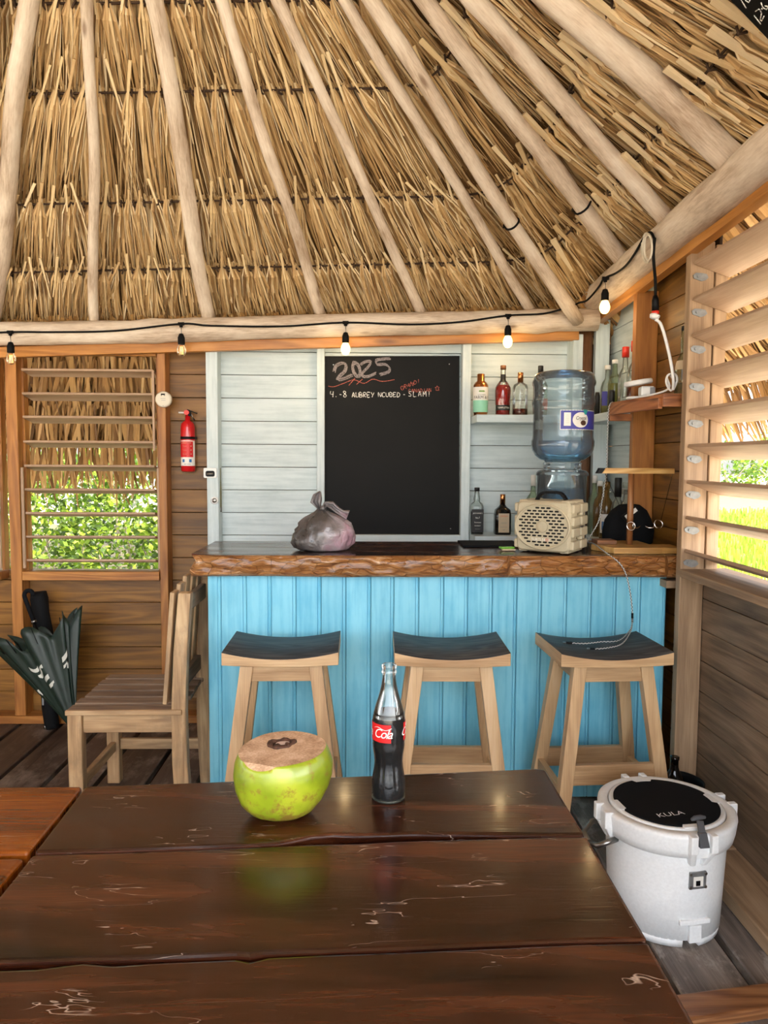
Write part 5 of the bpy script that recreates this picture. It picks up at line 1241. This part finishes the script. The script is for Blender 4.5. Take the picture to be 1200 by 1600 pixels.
mb = MB(); mb.lathe([(.272, .172), (.276, .186), (.30, .192), (.332, .196), (.340, .195), (.344, .188), (.344, .168), (.338, .166), (.33, .165)], 80); bmesh.ops.delete(mb.bm, geom=[f for f in mb.bm.faces if len(f.verts) > 4], context='FACES'); mb.build('rim', 'cooler', ck)
mb = MB(); mb.lathe([(.30, .160), (.340, .164), (.346, .162), (.348, .156), (.346, .152)], 80); ld = mb.build('lid', 'cooler', ck)
mb = MB(); loop = []
for i in range(144):
    a = 2*PI*i/144; r_ = .150
    for c0 in (0, PI/2, PI, -PI/2):
        d0 = (a+PI/2-c0+PI) % (2*PI)-PI
        if abs(d0) < .20: r_ = .136
    loop.append(Vector((math.cos(a)*r_, math.sin(a)*r_, 0)))
mb.prism([p+Vector((0, 0, .345)) for p in loop], [p+Vector((0, 0, .3505)) for p in loop], (1, 0, 0)); pd = mb.build('lid_pad', 'rubber', ld)
for c0 in (0, PI/2, PI, -PI/2):
    R_ = Matrix.Rotation(c0, 4, 'Z'); mb = MB(); mb.box((0, -.1475, .347), (.062, .020, .006), R_); mb.build('lid_tab', 'cooler', ld, bevel=.002)
mb = MB(); add_text(mb, 'KULA', .030, lambda a, b: Vector((a-.030+b*.0, b-.080+a*.10, .3512)), bold=1.15); 
mb.build('lettering', 'cooler', pd, recalc=False)
for i, c0 in enumerate((0, -PI/2, PI, PI/2)):
    R_ = Matrix.Rotation(c0, 4, 'Z'); mb = MB()
    for sx in (-.030, .030):
        mb.box((sx, -.196, .322), (.020, .026, .050), R_)
        q = [(-.006, 0), (.006, 0), (.006, .05), (-.006, .05)]
        mb.prism([R_ @ Vector((sx-.010, -.205, .298)), R_ @ Vector((sx+.010, -.205, .298)), R_ @ Vector((sx*.55+.008, -.180, .25)), R_ @ Vector((sx*.55-.008, -.180, .25))], [R_ @ Vector((sx-.010, -.170, .298)), R_ @ Vector((sx+.010, -.170, .298)), R_ @ Vector((sx*.55+.008, -.165, .25)), R_ @ Vector((sx*.55-.008, -.165, .25))], (0, 0, 1))
    mb.box((0, -.188, .300), (.045, .014, .045), R_); mb.build('lug', 'cooler', ck, bevel=.003)
mb = MB(); mb.prism([(-.014, -.208, .315), (.014, -.208, .315), (.011, -.196, .352), (-.011, -.196, .352)], [(-.014, -.196, .315), (.014, -.196, .315), (.011, -.184, .352), (-.011, -.184, .352)], (0, 0, 1))
mb.bar((0, -.190, .350), (0.006, -.168, .372), .018, .008); mb.tube([(-.016, -.162, .374), (-.004, -.160, .377), (.014, -.159, .378), (.028, -.159, .377)], [.004, .007, .007, .004], 10); 
M['grip'] = plain('grey_rubber', '4a4c50', .6); mb.build('latch_strap', 'grip', ck, bevel=.002)
pf = lambda a, z, e: Vector((math.sin(a)*(.170+e), -math.cos(a)*(.170+e), z))
mb = MB(); 
def plate(hw, z0, z1, e0, e1, a0=.03): mb.prism([pf(a0-hw, z0, e0), pf(a0+hw, z0, e0), pf(a0+hw, z1, e0), pf(a0-hw, z1, e0)], [pf(a0-hw, z0, e1), pf(a0+hw, z0, e1), pf(a0+hw, z1, e1), pf(a0-hw, z1, e1)], (0, 0, 1))
plate(.15, .178, .228, -.008, .0035); lkp = mb.build('lock_plate', 'galv', ck, bevel=.002)
mb = MB(); plate(.085, .187, .215, .003, .0042); mb.build('recess', 'lwhite', lkp)
mb = MB(); plate(.035, .190, .204, .004, .006, .02); mb.build('keyway', 'black', lkp)
for sa in (-.10, .16):
    for z in (.184, .222): mb = MB(); mb.tube([pf(sa, z, .0), pf(sa, z, .006)], .0042, 8); mb.build('rivet', 'metal', lkp)
mb = MB(); add_text(mb, 'KULA', .030, lambda x, y: pf(.03+x/.168, .150+y, -.0015), bold=1.3); mb.build('embossed_lettering', 'cooler', bd, recalc=False)
mb = MB(); plate(.28, .070, .086, -.012, .0035); mb.build('foot_hold', 'cooler', bd, bevel=.004)
mb = MB(); plate(.11, .020, .070, -.012, .0005); mb.build('foot_hold', 'cooler', bd, bevel=.002)
mb = MB(); mb.tube([(-.165, -.03, .262), (-.20, -.045, .262), (-.225, -.03, .245), (-.235, .01, .235)], .0085, 10); mb.tube([(-.235, .01, .235), (-.228, .06, .24), (-.19, .09, .255), (-.15, .09, .262)], .0085, 10); mb.build('carry_handle', 'metal', ck)
# black bin with a bottle, behind the cooler
bi = thing('black_bucket', 'low black round bucket in the corner behind the white cooler', 'bucket', (1.105, 2.50, 0))
mb = MB(); mb.lathe([(0, .042), (.004, .046), (.06, .07), (.22, .088), (.235, .092), (.24, .092), (.24, .087), (.225, .084), (.07, .066), (.02, .01)], 44, cap=False); mb.build('shell', 'black', bi, recalc=False)
mb = MB(); mb.lathe([(.20, .083), (.205, .083)], 40); mb.build('inner_lid', 'rubber', bi)
mb = MB(); add_text(mb, 'KULA', .022, cyl_map(.090, .205, .9, .002)); mb.build('lettering', 'lgrey', bi, recalc=False)
bb_ = thing('dark_bottle', 'dark bottle neck sticking out of the black bucket behind the cooler', 'bottle', (1.095, 2.50, .2055))
mb = MB(); mb.lathe([(0, .032), (.045, .032), (.07, .017), (.085, .0135), (.11, .0135), (.111, .0155), (.121, .0155), (.122, .01)], 28); mb.build('glass', 'dark', bb_)
# floor mat
mt = thing('rubber_mat', 'dark rubber mat on the deck in front of the right bar stool', 'mat', (.72, 2.2, 0)); mb = MB(); mb.prism([(.46, 2.0, .0), (.70, 2.0, .0), (.70, 2.38, .0), (.46, 2.38, .0)], [(.46, 2.0, .004), (.70, 2.0, .004), (.70, 2.38, .004), (.46, 2.38, .004)]); mb.bw('sheet', 'rubber', mt)
# ================================================================== RING STAND
M['chrome'] = plain('chrome', 'e8e8e8', .15, 1)
rs = thing('ring_toss_stand', 'varnished wooden stand with crossbar post strings and metal rings on the bar end', 'game', (1.09, 2.95, 1.0))
q = [(.98, 2.85), (1.17, 2.85), (1.17, 3.12), (.96, 3.12), (.93, 2.98)]
mb = MB(); mb.prism([(x, y, 1.0) for x, y in q], [(x, y, 1.024) for x, y in q], (1, 0, 0)); mb.bw('base', 'stand', rs, bevel=.001)
mb = MB(); mb.box((1.205, 2.92, 1.012), (.10, .12, .024)); 
mb.bm.clear() if False else None
mb.bw('base_end', 'stand', rs, bevel=.001)
mb = MB(); mb.box((.988, 3.00, 1.033), (.08, .08, .016)); mb.bw('side_block', 'dowel', rs, bevel=.001)
zt = onY(1000, 740, 2.97).z
mb = MB(); mb.tube([(1.083, 2.97, 1.02), (1.083, 2.97, zt)], .0125, 14); mb.bw('post', 'dowel', rs)
mb = MB(); x0_, x1_ = Xat(932, 2.97), 1.255; mb.prism([(x0_+.02, 2.955, zt), (x1_, 2.955, zt), (x1_, 2.955, zt+.022), (x0_+.035, 2.955, zt+.022)], [(x0_+.02, 2.985, zt), (x1_, 2.985, zt), (x1_, 2.985, zt+.022), (x0_+.035, 2.985, zt+.022)], (1, 0, 0)); mb.bw('crossbar', 'stand', rs, bevel=.001)
mb = MB(); mb.prism([(x0_, 2.955, zt), (x0_+.018, 2.955, zt), (x0_+.033, 2.955, zt+.022), (x0_+.012, 2.955, zt+.022)], [(x0_, 2.985, zt), (x0_+.018, 2.985, zt), (x0_+.033, 2.985, zt+.022), (x0_+.012, 2.985, zt+.022)], (1, 0, 0)); mb.bw('end_cap', 'black', rs)
for a, b in (((x0_+.03, 2.953, zt), onY(978, 812, 2.93)), ((x1_-.01, 2.953, zt), onY(1033, 812, 2.93))):
    mb = MB(); mb.tube([a, b], .0010, 6); mb.bw('string', 'cord', rs)
for cx, cy, ry in ((986, 822, .0165), (1029, 819, .0165)):
    c_ = onY(cx, cy, 2.93); mb = MB(); mb.tube([c_+Vector((ry*math.cos(t), .004*math.sin(t), ry*math.sin(t))) for t in [2*PI*i/24 for i in range(24)]], .0024, 8, close=True); mb.bw('ring', 'chrome', rs)
for cx, sgn in ((993, 1), (1019, -1)):
    c_ = onY(cx, 821, 2.945); pts = [c_+Vector((-sgn*.011*math.cos(t), 0, .010*math.sin(t))) for t in [-1.3+2.6*i/8 for i in range(9)]]+[c_+Vector((sgn*.012, .004, -.010)), c_+Vector((sgn*.024, .012, -.004))]
    pts = sorted(pts[:9], key=lambda p: -p.z)+pts[9:]; mb = MB(); mb.tube(pts, .0020, 8); mb.bw('hook', 'chrome', rs)
# black bag behind the stand
pk = thing('black_pouch', 'soft black bag with a white tag slumped behind the wooden ring stand', 'bag', (1.150, 3.168, 1.0))
mb = MB(); mb.lathe([(0, .10), (.01, .110), (.06, .112), (.11, .104), (.15, .08), (.175, .045), (.18, .005)], 40, sx=1.0, sy=.36, fn=lambda t, z: 1+.10*noise.noise((math.cos(t)*1.8, math.sin(t)*1.8, z*12)))
for v in mb.bm.verts: v.co.x -= .03*(v.co.z/.18)*0
mb.build('body', 'bagblack', pk)
ta = MB(); c_ = onY(985, 803, 3.08); R_ = Matrix.Translation(c_) @ Matrix.Rotation(-math.radians(38), 4, 'Y'); ta.box((0, 0, 0), (.075, .012, .032), R_); tg_ = ta.bw('tag', 'black', pk)
ta = MB(); ta.box((.002, -.0068, .002), (.058, .001, .017), R_); ta.bw('tag_label', 'lwhite', tg_)
# ================================================================== SMALL THINGS ON THE BAR
mt = thing('bar_mat', 'thin black rubber bar mat at the back of the slab left of the speaker', 'mat', (Xat(760, 3.15), 3.15, .999)); mb = MB()
a, b = Xat(722, 3.14), Xat(812, 3.14); mb.prism([(a, 3.06, 1.0), (b, 3.06, 1.0), (b, 3.26, 1.0), (a, 3.26, 1.0)], [(a, 3.06, 1.008), (b, 3.06, 1.008), (b, 3.26, 1.008), (a, 3.26, 1.008)]); mb.bw('sheet', 'rubber', mt, bevel=.002)
gp = thing('green_packet', 'small green and cream sachet lying in front of the speaker', 'packet', onZ(793, 860, 1.0))
mb = MB(); mb.box((.002, -.004, .004), (.055, .030, .006)); mb.build('card', 'ltan', gp, bevel=.002); mb = MB(); mb.box((-.002, .004, .011), (.06, .028, .008), Matrix.Rotation(.25, 4, 'Z')); M['pkg'] = plain('bright_green_foil', '6fae3a', .35); mb.build('sachet', 'pkg', gp, bevel=.003)
# router on the corner shelf
ro = thing('wifi_puck', 'white round device propped on a small box on the corner shelf', 'router', (Xat(988, 3.0), 3.0, zs1))
ro.location.x = 1.135
mb = MB(); mb.lathe([(0, .045), (.003, .049), (.008, .049), (.010, .046)], 40, c=(-.01, .03, .0)); mb.build('base_plate', 'whitep', ro)
mb = MB(); mb.box((.012, .01, .030), (.052, .06, .040), Matrix.Rotation(-.15, 4, 'Z')); mb.build('box', 'whitep', ro, bevel=.006, seg=3)
mb = MB(); mb.box((.030, -.022, .030), (.020, .003, .030), Matrix.Rotation(-.15, 4, 'Z')); mb.build('box_screen', 'lgrey', ro, bevel=.001)
mb = MB(); mb.lathe([(0, .052), (.004, .056), (.016, .056), (.020, .052)], 44, M4=Matrix.Translation((-.022, .0, .055)) @ Matrix.Rotation(-.16, 4, 'Y')); mb.build('puck', 'whitep', ro)
# white extension lead
def smooth(pts, m=8):
    pts = [Vector(p) for p in pts]; sm = []
    for k in range(len(pts)-1):
        p0, p1, p2, p3 = pts[max(k-1, 0)], pts[k], pts[k+1], pts[min(k+2, len(pts)-1)]
        for q in range(m): t = q/m; sm.append(.5*((2*p1)+(p2-p0)*t+(2*p0-5*p1+4*p2-p3)*t*t+(3*p1-p0-3*p2+p3)*t**3))
    return sm+[pts[-1]]
wc = thing('white_power_cord', 'white power cord hanging from the black plug down to the reddish shelf', 'cord', (1.17, 2.84, zs1))
Yc = 2.80
mb = MB(); mb.tube(smooth([onY(1024, 499, Yc), onY(1032, 506, Yc), onY(1040, 530, Yc), onY(1048, 565, Yc), onY(1052, 592, Yc), onY(1052, 607, Yc+.02)]), .0060, 10)
mb.tube(smooth([onY(1052, 609, Yc+.02), onY(1058, 595, Yc+.02), onY(1055, 585, Yc+.02), onY(1044, 586, Yc+.01), onY(1041, 598, Yc+.01), onY(1048, 610, Yc+.02), onY(1054, 600, Yc+.03), onY(1047, 586, Yc+.03), onY(1042, 590, Yc+.03), onY(1046, 604, Yc+.04), onY(1036, 612, Yc+.06), (1.12, 2.93, zs1+.006), (1.10, 3.0, zs1+.005)]), .0042, 8); mb.bw('lead', 'whitep', wc)
mb = MB(); c_ = onY(1023, 494, Yc); mb.lathe([(-.012, .008), (-.008, .017), (.004, .019), (.007, .016)], 24, M4=Matrix.Translation(c_) @ Matrix.Rotation(.25, 4, 'Y')); mb.bw('plug', 'whitep', wc)
# braided cable draped over the bar
M['braid'] = None
s_ = NT('braided_cable'); ck_ = s_.n('TexChecker', {'Vector': uvvec(s_, 150, 260, False), 'Scale': 1.0, 'Color1': srgb('e8e8e6'), 'Color2': srgb('1d1d1f')}); s_.set(Base_Color=ck_.outputs[0], Roughness=.7); M['braid'] = s_.m
bc = thing('braided_cable', 'black and white braided charging cable running over the bar edge onto the right stool', 'cable', (Xat(960, 2.8), 2.79, 1.003))
zt_ = .7035
mb = MB(); mb.tube(smooth([(1.062, 3.16, zs1-.0), onY(951, 640, 3.10), onY(949, 700, 3.10), onY(948, 735, 3.10), onY(941, 780, 3.09), onY(935, 815, 3.06), (.936, 3.05, 1.03), (.933, 2.96, 1.028), (.945, 2.83, 1.004), onY(968, 880, 2.783), onY(979, 900, 2.778), onY(986, 935, 2.776), onY(988, 960, 2.775)]), .0026, 8)
mb.tube(smooth([onY(988, 972, 2.77), onY(984, 985, 2.72), (.93, 2.63, zt_+.006), (.86, 2.62, zt_+.003), (.80, 2.60, zt_+.002), (.745, 2.60, zt_+.004)]), .0022, 8)
mb.tube(smooth([onY(988, 972, 2.77), onY(986, 985, 2.71), (.945, 2.61, zt_+.008), (.90, 2.56, zt_+.003), (.84, 2.53, zt_+.002), (.81, 2.525, zt_+.002)]), .0022, 8); mb.bw('lead', 'braid', bc)
mb = MB(); mb.tube([onY(988, 958, 2.775), onY(988, 966, 2.772)], .0045, 10); mb.box((.738, 2.60, zt_+.005), (.022, .012, .008)); mb.box((.800, 2.525, zt_+.003), (.018, .010, .006)); mb.bw('connector_sleeve', 'black', bc)
mb = MB(); mb.tube([onY(988, 966, 2.772), onY(988, 973, 2.77)], .004, 10); mb.box((.722, 2.60, zt_+.005), (.012, .010, .005)); mb.box((.787, 2.525, zt_+.003), (.010, .007, .004)); mb.bw('connector', 'metal', bc)
# ================================================================== STRING LIGHTS
sl = thing('string_lights', 'black cord of festoon lights clipped along the log beams', 'string lights', (0, 3.6, 2.1))
YC = 3.612
main = [onY(x, y, YC) for x, y in ((-340, 525), (-240, 515), (-120, 524), (14, 519), (80, 519), (180, 517), (283, 506), (330, 509), (440, 510), (539, 504), (640, 507), (720, 503), (793, 493), (850, 490))]
main += [onY(893, 478, 3.54), onY(905, 473, 3.50), onY(916, 470, 3.46), onX(928, 458, 1.075), onX(938, 445, 1.07), onX(944, 435, 1.07), onX(962, 427, 1.07), onX(978, 415, 1.07), onX(992, 396, 1.07), onX(1006, 372, 1.07), onX(1016, 363, 1.07), onX(1022, 372, 1.07)]
p_end = onX(1023, 372, 1.07)
mb = MB(); mb.tube(smooth(main, 5), .0048, 8); mb.bw('cord', 'cord', sl)
xk, yk = p_end.x, p_end.y
mb = MB(); mb.tube(smooth([p_end, onY(1021, 400, yk-.0), onY(1024, 440, Yc), onY(1024, 468, Yc)], 6), .0058, 8); mb.bw('drop_cord', 'cord', sl)
c0_, c1_ = onY(1024, 462, Yc), onY(1024, 486, Yc); mb = MB(); mb.tube([c0_, c0_.lerp(c1_, .3), c1_], [.008, .013, .0135], 14); mb.bw('plug', 'black', sl)
mb = MB(); mb.tube([c1_, c1_+Vector((0, 0, -.014))], .0138, 14); mb.bw('plug_ring', 'redcap', sl)
mb = MB(); mb.tube(smooth([onX(908, 470, 1.09), onX(912, 458, 1.09), onX(926, 445, 1.10), onX(946, 432, 1.10), onX(955, 425, 1.12)]), .0045, 8); mb.bw('white_cord', 'whitep', sl)
def bulbmat(n, col, st):
    s = NT(n); s.set(Base_Color=col, Roughness=.1, Emission_Color=col, Emission_Strength=st); M[n] = s.m
bulbmat('lit_bulb', 'ffcf78', 2.2); bulbmat('filament', 'ffc070', 2.5); M['bulbglass'] = glass('bulb_glass', (1, .93, .80), .05, .02, .45)
BP = [(-225, 515, 0, YC), (16, 519, 0, YC), (283, 506, 0, YC), (540, 504, 1, YC), (794, 493, 1, YC)]
for i, (px, py, lit, Y) in enumerate(BP+[(946, 435, 1, None)]):
    c_ = onY(px, py, Y) if Y else onX(px, py, 1.065)
    bl = thing('festoon_bulb', ['unlit', 'lit'][lit]+' bulb', 'bulb', c_, 0, 'festoon bulbs')
    bl['label'] = ['bare festoon bulb hanging from the cord far to the left', 'bare filament bulb hanging over the leftmost window post', 'bare filament bulb hanging above the smoke alarm', 'glowing bulb hanging above the chalkboard', 'glowing bulb hanging above the bottles on the upper shelf', 'glowing bulb hanging from the right log beam near the corner'][i]
    mb = MB(); mb.tube([(-.014, 0, .0), (.014, 0, 0)], .008, 10); mb.tube([(0, 0, .004), (0, 0, -.016)], [.010, .008], 10); mb.build('clip', 'cord', bl)
    mb = MB(); mb.tube([(0, 0, -.014), (.002, 0, -.05)], .0018, 6); mb.build('hanger', 'metal', bl)
    mb = MB(); mb.lathe([(-.098, .0155), (-.094, .0168), (-.066, .0168), (-.056, .013), (-.048, .010), (-.046, .004)], 20); mb.build('socket', 'cord', bl)
    mb = MB(); mb.lathe([(-.155, .002), (-.154, .008), (-.149, .0155), (-.138, .0215), (-.125, .0235), (-.112, .0205), (-.100, .0145), (-.097, .0140)], 24); mb.build('globe', 'lit_bulb' if lit else 'bulbglass', bl)
    if not lit:
        mb = MB()
        for sx in (-.006, 0, .006): mb.tube([(sx, 0, -.108), (sx*1.2, .002, -.145)], .0011, 5)
        mb.build('filament', 'filament', bl)
    else:
        ld_ = bpy.data.lights.new('bulb_light', 'POINT'); ld_.energy = .35; ld_.color = (1, .72, .38); ld_.shadow_soft_size = .024
        lo_ = bpy.data.objects.new('bulb_light', ld_); C.objects.link(lo_); lo_.parent = bl; lo_.location = (0, -.0, -.178)
# coil of white cable hung on the log
co_ = thing('cable_coil', 'white coiled cable hung on the right log beam above the black plug', 'cable', onX(1011, 388, 1.065))
o0 = Vector(co_.location); 
for k in range(4):
    mb = MB(); n_ = 28; pts = []
    for i in range(n_):
        a = 2*PI*i/n_; p = onX(1011+(8.2-k*.8)*math.cos(a)+k*.6, 387+(23-k*1.1)*math.sin(a), 1.072-.007*(k % 2)-.004*k); pts.append(p-o0)
    mb.tube(pts, .0040, 8, close=True); mb.build('loop', 'cream', co_)
# cable ties on two rafters
for nm, px, py, Y, lab in (('cable_tie', 808, 344, 3.30, 'black tie wrapped round the rafter left of the corner'), ('cable_tie', 907, 312, 2.95, 'black tie wrapped round the rafter right of the corner')):
    best = None
    for o in [x for x in bpy.data.objects if x.name.startswith('rafter')]:
        for vtx in list(o.data.vertices)[::5]:
            q = proj(vtx.co); dd = (q[0]-px)**2+(q[1]-py)**2
            if best is None or dd < best[0]: best = (dd, o)
    o = best[1]; me = o.data; nring = 14
    rg_ = [[me.vertices[i*nring+k].co.copy() for k in range(nring)] for i in range(len(me.vertices)//nring)]
    ri = min(rg_, key=lambda r_: (proj(sum(r_, Vector())/nring)[0]-px)**2+(proj(sum(r_, Vector())/nring)[1]-py)**2); ce = sum(ri, Vector())/nring
    t = thing(nm, lab, 'tie', ce); mb = MB(); mb.tube([(p-ce)*1.12 for p in ri], .0045, 6, close=True); mb.build('loop', 'cord', t)
    mb = MB(); p = (ri[0]-ce)*1.2; mb.box(p, (.02, .02, .014)); mb.build('knot', 'cord', t)
